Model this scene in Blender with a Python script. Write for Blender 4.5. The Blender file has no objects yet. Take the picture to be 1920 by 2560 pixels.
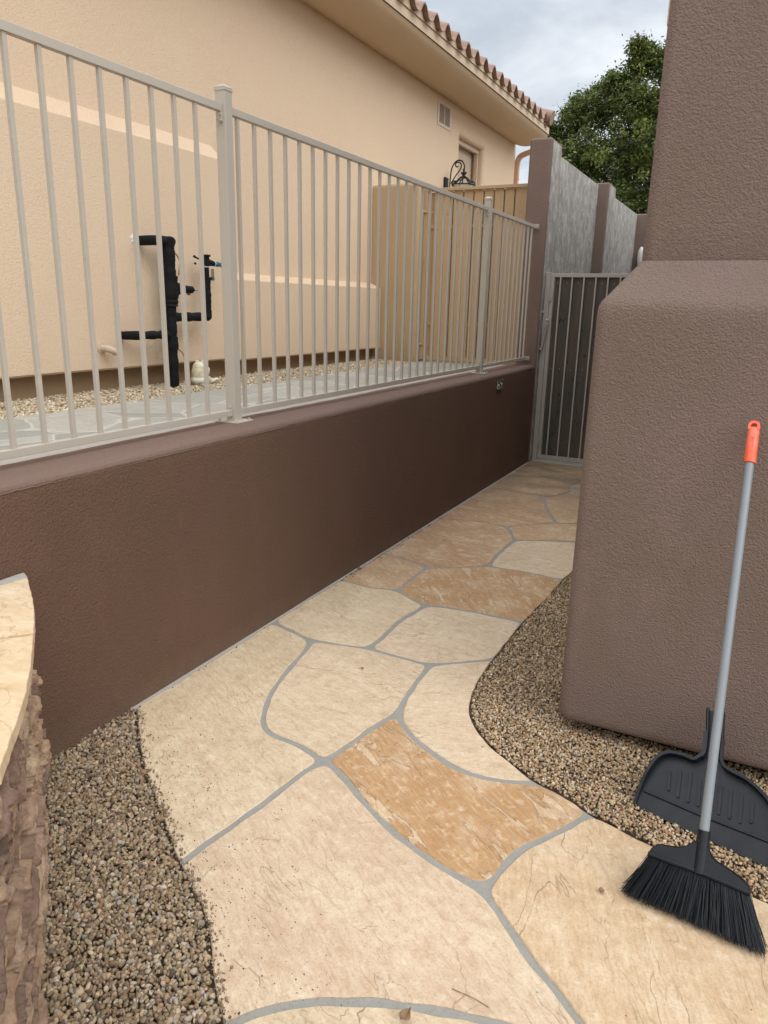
import bpy, bmesh, math, random
import numpy as np
from mathutils import Vector, Matrix, noise, geometry

R = math.radians
rnd = random.Random(7)
scene = bpy.context.scene
col = scene.collection

# ------------------------------------------------------------------ camera
cam_d = bpy.data.cameras.new("camera")
cam = bpy.data.objects.new("camera", cam_d)
col.objects.link(cam)
yaw, pit, rol = R(26.28), R(15.684), R(-1.27)
fw = Vector((-math.sin(yaw)*math.cos(pit), math.cos(yaw)*math.cos(pit), -math.sin(pit)))
rt = Vector((math.cos(yaw), math.sin(yaw), 0))
dn = fw.cross(rt)
r2 = rt*math.cos(rol) + dn*math.sin(rol)
d2 = -rt*math.sin(rol) + dn*math.cos(rol)
m3 = Matrix((r2, -d2, -fw)).transposed()
cam.matrix_world = Matrix.Translation((0, 0, 1.5)) @ m3.to_4x4()
cam_d.sensor_fit = 'VERTICAL'
cam_d.sensor_height = 36.0
cam_d.lens = 36.0*1843.8/2560.0
cam_d.clip_end = 3000
cam_d.clip_start = 0.02
scene.camera = cam

# ------------------------------------------------------------------ world: overcast sky
SUN_EL, SUN_AZ = R(40), R(108)      # azimuth of the sun measured from +Y towards +X
w = bpy.data.worlds.new("World"); scene.world = w; w.use_nodes = True
nt = w.node_tree; nt.nodes.clear()
def wn(t, **k):
    n = nt.nodes.new(t)
    for a, b in k.items(): setattr(n, a, b)
    return n
out = wn('ShaderNodeOutputWorld'); bg = wn('ShaderNodeBackground')
sky = wn('ShaderNodeTexSky', sky_type='NISHITA', sun_disc=False)
sky.sun_elevation = SUN_EL; sky.sun_rotation = SUN_AZ
tc = wn('ShaderNodeTexCoord')
mp = wn('ShaderNodeMapping'); mp.inputs['Scale'].default_value = (1.0, 1.0, 2.6)
mp.inputs['Rotation'].default_value = (0.2, 0.1, 0.5)
nz = wn('ShaderNodeTexNoise'); nz.inputs['Scale'].default_value = 2.3; nz.inputs['Detail'].default_value = 7; nz.inputs['Roughness'].default_value = 0.55
nz.inputs['Distortion'].default_value = 0.35
cr = wn('ShaderNodeValToRGB')
cr.color_ramp.elements[0].position = 0.40; cr.color_ramp.elements[0].color = (4.7, 5.2, 5.8, 1)
cr.color_ramp.elements[1].position = 0.60; cr.color_ramp.elements[1].color = (8.3, 8.6, 9.0, 1)
sep = wn('ShaderNodeSeparateXYZ')
up = wn('ShaderNodeMapRange'); up.inputs['From Min'].default_value = 0.3; up.inputs['From Max'].default_value = 1.0
up.inputs['To Min'].default_value = 1.0; up.inputs['To Max'].default_value = 3.0
vm = wn('ShaderNodeVectorMath', operation='SCALE')
mx = wn('ShaderNodeMixRGB'); mx.inputs['Fac'].default_value = 0.93
L = nt.links.new
L(tc.outputs['Generated'], mp.inputs['Vector']); L(mp.outputs[0], nz.inputs['Vector'])
L(nz.outputs['Fac'], cr.inputs['Fac']); L(tc.outputs['Generated'], sep.inputs[0]); L(sep.outputs['Z'], up.inputs['Value'])
L(cr.outputs['Color'], vm.inputs[0]); L(up.outputs[0], vm.inputs['Scale'])
L(sky.outputs[0], mx.inputs['Color1']); L(vm.outputs[0], mx.inputs['Color2'])
L(mx.outputs[0], bg.inputs['Color']); bg.inputs['Strength'].default_value = 0.1
L(bg.outputs[0], out.inputs['Surface'])

sun_d = bpy.data.lights.new("sun", 'SUN'); sun_d.energy = 1.25; sun_d.angle = R(50); sun_d.color = (1.0, 0.95, 0.88)
sun = bpy.data.objects.new("sun", sun_d); col.objects.link(sun)
sv = Vector((math.sin(SUN_AZ)*math.cos(SUN_EL), math.cos(SUN_AZ)*math.cos(SUN_EL), math.sin(SUN_EL)))
sun.rotation_euler = sv.to_track_quat('Z', 'Y').to_euler(); sun.location = sv*30

scene.view_settings.view_transform = 'Standard'
scene.view_settings.look = 'None'
scene.view_settings.exposure = 0.34
scene.view_settings.gamma = 1.0
scene.render.engine = 'CYCLES'
scene.render.resolution_x, scene.render.resolution_y = 768, 1024

# ------------------------------------------------------------------ materials
class NT:
    def __init__(s, name):
        s.m = bpy.data.materials.new(name); s.m.use_nodes = True
        s.t = s.m.node_tree; s.t.nodes.clear()
        s.out = s.n('ShaderNodeOutputMaterial'); s.b = s.n('ShaderNodeBsdfPrincipled')
        s.l(s.b.outputs[0], s.out.inputs['Surface'])
        s.tc = s.n('ShaderNodeTexCoord')
    def n(s, t, ins=None, **k):
        x = s.t.nodes.new(t)
        for a, b in k.items(): setattr(x, a, b)
        for a, b in (ins or {}).items(): s.set(x.inputs[a], b)
        return x
    def l(s, a, b): s.t.links.new(a, b)
    def set(s, sock, v):
        if isinstance(v, bpy.types.NodeSocket): s.l(v, sock)
        else: sock.default_value = v
    def vec(s, scale=(1, 1, 1), rot=(0, 0, 0), src=None):
        return s.n('ShaderNodeMapping', {'Vector': src or s.tc.outputs['Object'], 'Scale': scale, 'Rotation': rot}).outputs[0]
    def noise(s, scale, detail=3, rough=.5, vec=None, dist=0.0):
        return s.n('ShaderNodeTexNoise', {'Vector': vec or s.tc.outputs['Object'], 'Scale': scale, 'Detail': detail, 'Roughness': rough, 'Distortion': dist}).outputs['Fac']
    def ramp(s, f, stops, interp='LINEAR'):
        x = s.n('ShaderNodeValToRGB', {'Fac': f}); r = x.color_ramp; r.interpolation = interp
        while len(r.elements) < len(stops): r.elements.new(0.5)
        for e, (p, c) in zip(r.elements, stops):
            e.position = p; e.color = (c, c, c, 1) if isinstance(c, (int, float)) else (*c, 1)
        return x.outputs[0]
    def mix(s, f, a, b, mode='MIX'):
        x = s.n('ShaderNodeMixRGB', blend_type=mode)
        for i, v in (('Fac', f), ('Color1', a), ('Color2', b)):
            if isinstance(v, tuple): v = (*v, 1) if len(v) == 3 else v
            s.set(x.inputs[i], v)
        return x.outputs[0]
    def math(s, op, a, b=0.0, c=None):
        x = s.n('ShaderNodeMath', operation=op); s.set(x.inputs[0], a); s.set(x.inputs[1], b)
        if c is not None: s.set(x.inputs[2], c)
        return x.outputs[0]
    def bump(s, h, strength=.5, dist=.01, nrm=None):
        i = {'Height': h, 'Strength': strength, 'Distance': dist}
        if nrm is not None: i['Normal'] = nrm
        return s.n('ShaderNodeBump', i).outputs[0]
    def done(s, color, rough=.8, nrm=None, **k):
        s.set(s.b.inputs['Base Color'], (*color, 1) if isinstance(color, tuple) and len(color) == 3 else color)
        s.set(s.b.inputs['Roughness'], rough)
        if nrm is not None: s.set(s.b.inputs['Normal'], nrm)
        for a, v in k.items(): s.set(s.b.inputs[a.replace('_', ' ')], v)
        return s.m

def sc(c, f): return tuple(max(0, min(1, x*f)) for x in c)

def stucco(name, c, grain=150, strength=.6, dist=.004, var=.10, tint=None, streak=0, dust=0):
    g = NT(name)
    big = g.noise(1.7, 4, .6)
    cc = g.mix(big, sc(c, 1-var), sc(c, 1+var))
    if tint:
        cc = g.mix(g.ramp(g.noise(2.6, 3, .5, vec=g.vec((1, 1, .6), (.3, .2, 1))), [(.42, 0), (.66, .55)]), cc, tint)
    n1 = g.noise(grain, 3, .55); n2 = g.noise(grain*.55, 2, .5)
    h = g.math('ADD', g.math('MULTIPLY', g.ramp(n1, [(.35, 0), (.62, 1)]), .55), g.math('MULTIPLY', n2, .9))
    cc = g.mix(g.ramp(n1, [(.3, .35), (.5, 0)]), cc, sc(c, .62))
    if streak:
        st = g.noise(9, 9, .8, vec=g.vec((1, 1, .75), (.2, 0, .3)), dist=.4)
        cc = g.mix(g.ramp(st, [(.46, 0), (.62, streak)]), cc, (.62, .60, .56))
        st2 = g.noise(11, 7, .8, vec=g.vec((1, 1, .6), (0.4, .3, .7)))
        cc = g.mix(g.ramp(st2, [(.48, 0), (.66, streak*.6)]), cc, (.16, .14, .12))
    if dust:     # rain-splashed dirt close to the ground
        sz = g.n('ShaderNodeSeparateXYZ', {'Vector': g.tc.outputs['Object']})
        edge = g.math('ADD', sz.outputs['Z'], g.math('MULTIPLY', g.math('SUBTRACT', g.noise(6, 6, .7), .5), .28))
        cc = g.mix(g.ramp(edge, [(0, dust), (.13, 0)]), cc, (.30, .235, .165))
        wear = g.ramp(g.noise(3.2, 8, .75, vec=g.vec((1, 1, .55), (.5, .2, .9))), [(.57, 0), (.70, .30)])
        cc = g.mix(wear, cc, sc(c, 1.35))
        sp_ = g.ramp(g.noise(38, 3, .6), [(.70, 0), (.74, .4)])
        cc = g.mix(sp_, cc, sc(c, 1.5))
    return g.done(cc, .88, g.bump(h, strength, dist), Specular_IOR_Level=.25)

def painted(name, c, rough=.42, var=.06, spec=.4):
    g = NT(name)
    f = g.noise(6, 4, .6)
    cc = g.mix(f, sc(c, 1-var), sc(c, 1+var))
    d = g.ramp(g.noise(40, 5, .7), [(.62, 0), (.72, .35)])
    cc = g.mix(d, cc, sc(c, .6))
    return g.done(cc, rough, g.bump(g.noise(220, 2), .08, .002), Specular_IOR_Level=spec)

M = {}
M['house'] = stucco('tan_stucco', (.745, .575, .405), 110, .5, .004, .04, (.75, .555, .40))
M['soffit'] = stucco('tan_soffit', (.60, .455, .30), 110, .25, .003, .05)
M['trim'] = stucco('tan_trim', (.62, .49, .36), 200, .08, .002, .04)
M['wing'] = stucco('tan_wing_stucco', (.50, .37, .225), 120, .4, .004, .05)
M['wallface'] = stucco('deep_brown_stucco', (.138, .080, .055), 130, .9, .004, .09, (.120, .074, .046), 0, .12)
M['wallcap'] = stucco('brown_cap_paint', (.175, .115, .091), 100, .3, .003, .06)
M['column'] = stucco('mauve_brown_stucco', (.232, .166, .138), 170, 1.0, .0045, .12, (.205, .150, .112), 0, .22)
M['grey'] = stucco('bare_grey_stucco', (.33, .31, .285), 150, .5, .004, .15, None, .8)
M['found'] = stucco('foundation_paint', (.36, .25, .15), 160, .4, .003, .2)
M['metal'] = painted('taupe_painted_steel', (.47, .43, .365), .45)
M['metal2'] = painted('warm_grey_steel', (.44, .40, .345), .5)
M['gatetan'] = painted('tan_painted_boards', (.50, .35, .195), .6)
M['vent'] = painted('vent_paint', (.68, .55, .43), .5)
M['black_foam'] = (lambda g: g.done((.008, .008, .009), .7, g.bump(g.noise(90, 4, .6), .5, .006), Specular_IOR_Level=.2))(NT('black_pipe_wrap'))
M['iron'] = (lambda g: g.done((.02, .021, .022), .5, g.bump(g.noise(120, 3), .3, .003), Metallic=.4))(NT('black_wrought_iron'))
M['dark'] = (lambda g: g.done((.01, .009, .008), .9))(NT('near_black'))  # near-black colour, stands in for shade in the vent and under the column
M['brass'] = (lambda g: g.done((.35, .36, .36), .4, Metallic=.9))(NT('grey_brass'))
M['copperwire'] = (lambda g: g.done((.42, .14, .05), .5))(NT('orange_wire'))
M['blue'] = (lambda g: g.done((.03, .12, .2), .5))(NT('blue_plastic'))
M['white'] = (lambda g: g.done(g.mix(g.noise(8), (.78, .78, .74), (.66, .67, .62)), .5))(NT('white_plastic'))
M['mortar'] = (lambda g: g.done(g.mix(g.noise(30, 5, .7), (.46, .42, .37), (.34, .32, .28)), .9, g.bump(g.noise(200, 4), .4, .003)))(NT('pale_mortar'))
M['copper'] = (lambda g: g.done(g.mix(g.noise(5, 4), (.56, .30, .17), (.66, .44, .30)), .45))(NT('terracotta_paint'))

def m_toad():
    g = NT('cream_resin')
    c = g.mix(g.ramp(g.noise(16, 3), [(.42, 0), (.6, 1)]), (.62, .55, .34), (.74, .70, .58))
    c = g.mix(g.ramp(g.noise(60, 4), [(.6, 0), (.72, .6)]), c, (.40, .33, .18))
    return g.done(c, .6, g.bump(g.noise(90, 3), .4, .003))
M['toad'] = m_toad()

def m_wood():
    g = NT('dark_weathered_boards')
    f = g.noise(14, 6, .65, vec=g.vec((4, 4, .25)))
    c = g.mix(f, (.034, .027, .020), (.135, .108, .078))
    c = g.mix(g.ramp(g.noise(3, 3, vec=g.vec((3, 3, .6))), [(.5, 0), (.65, .7)]), c, (.045, .052, .045))
    c = g.mix(g.ramp(g.noise(30, 2, .5, vec=g.vec((1, 1, .5))), [(.66, 0), (.72, .8)]), c, (.012, .01, .008))
    return g.done(c, .7, g.bump(f, .5, .003))
M['wood'] = m_wood()

def m_tile():
    g = NT('clay_roof_tile')
    c = g.mix(g.noise(7, 5, .7), (.20, .115, .075), (.36, .24, .18))
    c = g.mix(g.ramp(g.noise(35, 4), [(.55, 0), (.7, .6)]), c, (.15, .09, .065))
    return g.done(c, .75, g.bump(g.noise(60, 4), .5, .004))
M['tile'] = m_tile()

def m_flag():
    """sandstone flags; per-stone colour in attribute 'tone', per-stone shift in 'shift'"""
    g = NT('sandstone_flag')
    tone = g.n('ShaderNodeAttribute', attribute_name='tone').outputs['Color']
    toneA = g.n('ShaderNodeAttribute', attribute_name='tone').outputs['Alpha']      # 1 on the strongly layered stones
    sh = g.n('ShaderNodeAttribute', attribute_name='shift').outputs['Vector']
    p = g.n('ShaderNodeVectorMath', operation='ADD'); g.l(g.tc.outputs['Object'], p.inputs[0]); g.l(sh, p.inputs[1]); P = p.outputs[0]
    rotv = g.n('ShaderNodeVectorRotate', {'Vector': P, 'Axis': (0, 0, 1)}, rotation_type='AXIS_ANGLE')
    g.l(g.n('ShaderNodeAttribute', attribute_name='turn').outputs['Fac'], rotv.inputs['Angle'])
    Q = rotv.outputs[0]
    st = g.vec((1, 4.2, 1), src=Q)
    cloud = g.noise(5, 6, .62, vec=P, dist=.4)
    c = g.mix(g.ramp(cloud, [(.3, .22), (.5, 0)]), tone, g.mix(.75, tone, (.42, .27, .16), 'MULTIPLY'))
    c = g.mix(g.ramp(cloud, [(.5, 0), (.72, .55)]), c, (.72, .60, .44))
    # layered streaks
    s1 = g.noise(3.1, 6, .56, vec=st, dist=.9)
    pale = g.math('MULTIPLY', g.ramp(s1, [(.575, 0), (.59, 1)]), toneA)
    c = g.mix(g.math('MULTIPLY', pale, .75), c, (.66, .50, .33))
    rust = g.ramp(g.noise(6, 6, .65, vec=st), [(.5, 0), (.62, .40)])
    c = g.mix(g.math('MULTIPLY', rust, g.math('ADD', g.math('MULTIPLY', toneA, .7), .35)), c, (.40, .21, .095))
    pink = g.ramp(g.noise(2.3, 4, .5, vec=P), [(.52, 0), (.75, .3)])
    c = g.mix(pink, c, (.60, .40, .28))
    lam = g.noise(16, 6, .7, vec=g.vec((1, 5, 1), src=Q), dist=.6)
    c = g.mix(g.ramp(lam, [(.36, .38), (.5, 0)]), c, g.mix(.8, tone, (.62, .47, .36), 'MULTIPLY'))
    c = g.mix(g.ramp(lam, [(.52, 0), (.68, .35)]), c, (.72, .59, .43))
    # thin chip outlines along an iso-line of a warped noise
    n = g.noise(2.6, 5, .5, vec=g.vec((1, 2.2, 1), src=Q), dist=.5)
    def iso(n, v, wd): return g.ramp(g.math('ABSOLUTE', g.math('SUBTRACT', n, v)), [(0, 1), (wd, 0)])
    gate = g.ramp(g.noise(2.6, 2, vec=g.vec(src=P, rot=(0, 0, 1))), [(.52, 0), (.6, 1)])
    line = g.math('MULTIPLY', iso(n, .5, .008), gate)
    line2 = g.math('MULTIPLY', iso(n, .41, .004), g.ramp(g.noise(3.1, 2, vec=g.vec(src=P, rot=(0, 0, 2))), [(.5, 0), (.57, 1)]))
    line3 = g.math('MULTIPLY', iso(s1, .575, .006), toneA)
    ln = g.math('MAXIMUM', g.math('MAXIMUM', line, line2), line3)
    c = g.mix(g.math('MULTIPLY', ln, .34), c, (.30, .18, .095))
    fine = g.noise(130, 4, .7, vec=P)
    c = g.mix(g.ramp(fine, [(.3, .45), (.5, 0)]), c, (.33, .21, .12))
    mid = g.noise(26, 5, .7, vec=P)
    c = g.mix(g.ramp(mid, [(.34, .5), (.48, 0)]), c, (.44, .30, .18))
    c = g.mix(g.ramp(mid, [(.54, 0), (.70, .5)]), c, (.76, .64, .48))
    # brown spots and specks of dirt
    vo = g.n('ShaderNodeTexVoronoi', {'Vector': g.mix(.02, P, g.n('ShaderNodeTexNoise', {'Vector': P, 'Scale': 40}).outputs['Color']), 'Scale': 9.0})
    hv = g.n('ShaderNodeSeparateColor', {'Color': vo.outputs['Color']})
    spot = g.math('MULTIPLY', g.ramp(vo.outputs['Distance'], [(.055, 1), (.085, 0)]), g.ramp(hv.outputs[0], [(.78, 0), (.80, 1)]))
    c = g.mix(g.math('MULTIPLY', spot, .55), c, (.22, .12, .07))
    vo2 = g.n('ShaderNodeTexVoronoi', {'Vector': P, 'Scale': 34.0})
    hv2 = g.n('ShaderNodeSeparateColor', {'Color': vo2.outputs['Color']})
    dirt = g.ramp(g.noise(1.6, 3), [(.42, .9), (.6, .965)])
    sp2 = g.math('MULTIPLY', g.ramp(vo2.outputs['Distance'], [(.06, 1), (.10, 0)]), g.math('GREATER_THAN', hv2.outputs[1], dirt))
    c = g.mix(g.math('MULTIPLY', sp2, .8), c, (.10, .06, .035))
    # grey-brown staining at the shaded far end, in front of the gate
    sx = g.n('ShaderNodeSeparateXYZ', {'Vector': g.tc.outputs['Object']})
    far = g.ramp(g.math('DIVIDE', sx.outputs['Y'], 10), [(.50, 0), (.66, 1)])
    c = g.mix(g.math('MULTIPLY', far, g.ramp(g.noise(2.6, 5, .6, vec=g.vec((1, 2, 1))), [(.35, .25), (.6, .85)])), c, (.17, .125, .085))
    h = g.math('ADD', g.math('MULTIPLY', g.ramp(n, [(.497, 0), (.503, 1)]), g.math('MULTIPLY', gate, .9)), g.math('MULTIPLY', pale, .9))
    h = g.math('ADD', h, g.math('MULTIPLY', g.ramp(n, [(.407, 0), (.413, 1)]), .5))
    h = g.math('ADD', h, g.math('MULTIPLY', cloud, 2.4))
    h = g.math('ADD', h, g.math('MULTIPLY', lam, .8)); h = g.math('ADD', h, g.math('MULTIPLY', mid, .55)); h = g.math('ADD', h, g.math('MULTIPLY', fine, .18))
    return g.done(c, g.ramp(cloud, [(.3, .62), (.7, .8)]), g.bump(h, .8, .005), Specular_IOR_Level=.3)
M['flag'] = m_flag()

def m_grout():
    g = NT('grey_grout')
    c = g.mix(g.noise(25, 5, .7), (.235, .225, .20), (.335, .32, .28))
    c = g.mix(g.ramp(g.noise(140, 3), [(.55, 0), (.7, .5)]), c, (.2, .18, .15))
    return g.done(c, .92, g.bump(g.noise(260, 4, .6), .5, .003))
M['grout'] = m_grout()

def m_pebble(name, mulc=1.0):
    g = NT(name)
    a = g.n('ShaderNodeAttribute', attribute_name='tone').outputs['Color']
    c = g.mix(g.ramp(g.noise(260, 3, .6), [(.35, .5), (.6, 0)]), a, g.mix(1.0, a, (.62, .52, .40), 'MULTIPLY'))
    return g.done(c, .8, g.bump(g.noise(300, 3), .5, .002), Specular_IOR_Level=.3)
M['pebble'] = m_pebble('crushed_gravel')
def m_soil():
    g = NT('dark_soil')
    return g.done(g.mix(g.noise(60, 5, .7), (.10, .072, .048), (.20, .15, .10)), .95, g.bump(g.noise(120, 5, .7), 1, .01))
M['soil'] = m_soil()
def m_ground():
    g = NT('desert_ground')
    v = g.n('ShaderNodeTexVoronoi', {'Scale': 60.0, 'Vector': g.tc.outputs['Object']})
    s = g.n('ShaderNodeSeparateColor', {'Color': v.outputs['Color']})
    c = g.mix(s.outputs[0], (.16, .12, .08), (.42, .35, .26))
    return g.done(c, .9, g.bump(v.outputs['Distance'], 1, .01))
M['ground'] = m_ground()

def m_slate():
    g = NT('grey_slate_paving')
    P = g.tc.outputs['Object']
    wv = g.mix(.06, P, g.n('ShaderNodeTexNoise', {'Vector': P, 'Scale': 3}).outputs['Color'])
    e = g.n('ShaderNodeTexVoronoi', {'Vector': wv, 'Scale': 2.6}, feature='DISTANCE_TO_EDGE').outputs['Distance']
    k = g.n('ShaderNodeTexVoronoi', {'Vector': wv, 'Scale': 2.6})
    hs = g.n('ShaderNodeSeparateColor', {'Color': k.outputs['Color']})
    c = g.mix(hs.outputs[0], (.30, .31, .285), (.47, .45, .39))
    c = g.mix(g.ramp(g.noise(9, 6, .7), [(.4, 0), (.65, .6)]), c, (.36, .34, .29))
    c = g.mix(g.ramp(g.noise(60, 4, .7), [(.3, .4), (.5, 0)]), c, (.2, .19, .17))
    c = g.mix(g.ramp(e, [(.008, 1), (.02, 0)]), c, (.52, .49, .42))
    return g.done(c, .8, g.bump(g.math('ADD', g.ramp(e, [(.02, 0), (.06, 1)]), g.math('MULTIPLY', g.noise(14, 5), .8)), .5, .006))
M['slate'] = m_slate()

def m_veneer():
    g = NT('ledgestone')
    a = g.n('ShaderNodeAttribute', attribute_name='tone').outputs['Color']
    c = g.mix(g.ramp(g.noise(22, 8, .8), [(.38, .75), (.58, 0)]), a, g.mix(1, a, (.45, .36, .31), 'MULTIPLY'))
    c = g.mix(g.ramp(g.noise(11, 4, .6), [(.56, 0), (.7, .5)]), c, (.46, .30, .19))
    c = g.mix(g.ramp(g.noise(7, 3, .7, vec=g.vec((1, 1, 1), (1, 2, 3))), [(.70, 0), (.73, .7)]), c, (.66, .63, .58))
    return g.done(c, .8, g.bump(g.noise(55, 8, .8), 1.0, .012))
M['veneer'] = m_veneer()

def m_capstone():
    g = NT('sandstone_cap')
    st = g.noise(7, 9, .75, vec=g.vec((1.2, 2.6, 1), (0, 0, -.7)), dist=.3)
    c = g.mix(g.ramp(st, [(.35, 0), (.65, 1)]), (.56, .39, .215), (.70, .56, .38))
    e = g.ramp(g.math('ABSOLUTE', g.math('SUBTRACT', g.noise(4, 5, .5, dist=.4), .5)), [(0, 1), (.006, 0)])
    c = g.mix(g.math('MULTIPLY', e, .5), c, (.3, .18, .09))
    c = g.mix(g.ramp(g.noise(30, 5, .7), [(.3, .4), (.45, 0)]), c, (.42, .26, .13))
    return g.done(c, .75, g.bump(g.math('ADD', st, g.math('MULTIPLY', g.noise(90, 5, .7), .3)), .6, .005))
M['cap'] = m_capstone()

def m_plastic(name, c, r=.45, dust=.25, sp=.22):
    g = NT(name)
    d = g.ramp(g.noise(18, 6, .75), [(.45, 0), (.75, dust)])
    cc = g.mix(d, c, (.09, .095, .10))
    cc = g.mix(g.ramp(g.noise(420, 2), [(.74, 0), (.78, .7)]), cc, (.35, .34, .31))
    return g.done(cc, g.math('ADD', g.math('MULTIPLY', g.noise(12, 5, .7), .25), r-.1), g.bump(g.noise(500, 2), .1, .001), Specular_IOR_Level=sp)
M['plastic'] = m_plastic('charcoal_plastic', (.005, .0062, .009), .40, .08, .38)
M['bristle'] = (lambda g: g.done(g.mix(g.noise(200, 2), (.004, .0045, .006), (.018, .020, .024)), .45, Specular_IOR_Level=.2))(NT('black_bristle'))
M['pole'] = m_plastic('grey_coated_tube', (.225, .245, .26), .36, .12, .5)
M['orange'] = (lambda g: g.done(g.mix(g.ramp(g.noise(22, 3), [(.4, 0), (.7, .6)]), (.86, .115, .045), (.92, .26, .17)), .42, g.bump(g.noise(140, 3), .15, .002)))(NT('orange_grip'))
M['leafbrown'] = (lambda g: g.done(g.mix(g.noise(60), (.16, .09, .045), (.30, .19, .10)), .8))(NT('dry_leaf'))

def m_leaf():
    g = NT('tree_leaf')
    a = g.n('ShaderNodeAttribute', attribute_name='tone').outputs['Color']
    b = g.b; g.set(b.inputs['Base Color'], a); b.inputs['Roughness'].default_value = .5
    tr = g.n('ShaderNodeBsdfTranslucent', {'Color': a}); ms = g.n('ShaderNodeMixShader', {'Fac': .3})
    g.l(b.outputs[0], ms.inputs[1]); g.l(tr.outputs[0], ms.inputs[2]); g.l(ms.outputs[0], g.out.inputs['Surface'])
    return g.m
M['leaf'] = m_leaf()
M['bark'] = (lambda g: g.done((.10, .07, .05), .9))(NT('bark'))

# ------------------------------------------------------------------ mesh helpers
class MB:
    """collects faces for ONE mesh object, vertices in world metres"""
    def __init__(s): s.v = []; s.f = []
    def add(s, vs, fs):
        o = len(s.v); s.v += [tuple(p) for p in vs]; s.f += [tuple(i+o for i in f) for f in fs]; return s
    def box(s, a, b, M4=None):
        x0, y0, z0 = a; x1, y1, z1 = b
        vs = [Vector(p) for p in ((x0,y0,z0),(x1,y0,z0),(x1,y1,z0),(x0,y1,z0),(x0,y0,z1),(x1,y0,z1),(x1,y1,z1),(x0,y1,z1))]
        if M4: vs = [M4 @ p for p in vs]
        return s.add(vs, [(0,3,2,1),(4,5,6,7),(0,1,5,4),(1,2,6,5),(2,3,7,6),(3,0,4,7)])
    def tube(s, pts, r, n=12, caps=True, squash=None):
        pts = [Vector(p) for p in pts]
        rs = r if isinstance(r, (list, tuple)) else [r]*len(pts)
        vs = []; prev = None
        for i, p in enumerate(pts):
            t = (pts[min(i+1, len(pts)-1)]-pts[max(i-1, 0)]).normalized()
            if prev is None:
                a = t.orthogonal().normalized()
            else:
                a = prev - t*prev.dot(t)
                a = a.normalized() if a.length > 1e-6 else t.orthogonal().normalized()
            prev = a; b = t.cross(a)
            for k in range(n):
                an = 2*math.pi*k/n
                vs.append(p + (a*math.cos(an)+b*math.sin(an))*rs[i])
        fs = []
        for i in range(len(pts)-1):
            for k in range(n):
                k2 = (k+1) % n
                fs.append((i*n+k, i*n+k2, (i+1)*n+k2, (i+1)*n+k))
        if caps:
            fs.append(tuple(reversed(range(n)))); fs.append(tuple((len(pts)-1)*n+k for k in range(n)))
        return s.add(vs, fs)
    def bar(s, p, q, wx, wy, up=(0, 0, 1)):
        """rectangular bar from p to q; wx across, wy along 'up'"""
        p = Vector(p); q = Vector(q); t = (q-p).normalized(); u = Vector(up)
        a = t.cross(u)
        if a.length < 1e-4: a = t.cross(Vector((0, 1, 0)))
        a.normalize(); b = a.cross(t)
        vs = []
        for c in (p, q):
            for sx, sy in ((-1,-1),(1,-1),(1,1),(-1,1)): vs.append(c + a*sx*wx/2 + b*sy*wy/2)
        return s.add(vs, [(0,1,2,3),(7,6,5,4),(0,4,5,1),(1,5,6,2),(2,6,7,3),(3,7,4,0)])
    def prism(s, poly, place, t0, t1):
        """poly in (u,v); place(u,v,n) -> world; thickness from t0 to t1"""
        n = len(poly)
        vs = [place(u, v, t0) for u, v in poly] + [place(u, v, t1) for u, v in poly]
        fs = [(i, (i+1) % n, (i+1) % n+n, i+n) for i in range(n)]
        tri = geometry.tessellate_polygon([[Vector((u, v, 0)) for u, v in poly]])
        for t in tri: fs.append(tuple(t)); fs.append(tuple(i+n for i in reversed(t)))
        return s.add(vs, fs)
    def sphere(s, c, r, nu=16, nv=10, M3=None):
        r = (r, r, r) if isinstance(r, (int, float)) else r
        vs = []; fs = []
        for j in range(nv+1):
            th = math.pi*j/nv
            for i in range(nu):
                ph = 2*math.pi*i/nu
                p = Vector((r[0]*math.sin(th)*math.cos(ph), r[1]*math.sin(th)*math.sin(ph), r[2]*math.cos(th)))
                if M3: p = M3 @ p
                vs.append(Vector(c)+p)
        for j in range(nv):
            for i in range(nu):
                i2 = (i+1) % nu
                fs.append((j*nu+i, (j+1)*nu+i, (j+1)*nu+i2, j*nu+i2))
        return s.add(vs, fs)
    def build(s, name, mat, parent=None, smooth=False, bevel=0, seg=2, angle=40):
        me = bpy.data.meshes.new(name)
        base = Vector(parent_base(parent)) if parent is not None else None
        vs = [tuple(Vector(p)-base) for p in s.v] if base is not None else s.v
        me.from_pydata(vs, [], s.f); me.validate(); me.update()
        if smooth or bevel:
            me.polygons.foreach_set('use_smooth', [True]*len(me.polygons))
        bm = bmesh.new(); bm.from_mesh(me); bmesh.ops.recalc_face_normals(bm, faces=bm.faces); 
        if (smooth or bevel):
            for e in bm.edges:
                if len(e.link_faces) == 2 and e.calc_face_angle(0) > R(angle): e.smooth = False
        bm.to_mesh(me); bm.free()
        me.materials.append(mat)
        o = bpy.data.objects.new(name, me); col.objects.link(o)
        if parent is not None: o.parent = parent
        if bevel:
            bv = o.modifiers.new('bevel', 'BEVEL'); bv.width = bevel; bv.segments = seg; bv.limit_method = 'ANGLE'; bv.angle_limit = R(35)
            bv.harden_normals = True
        return o

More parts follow.
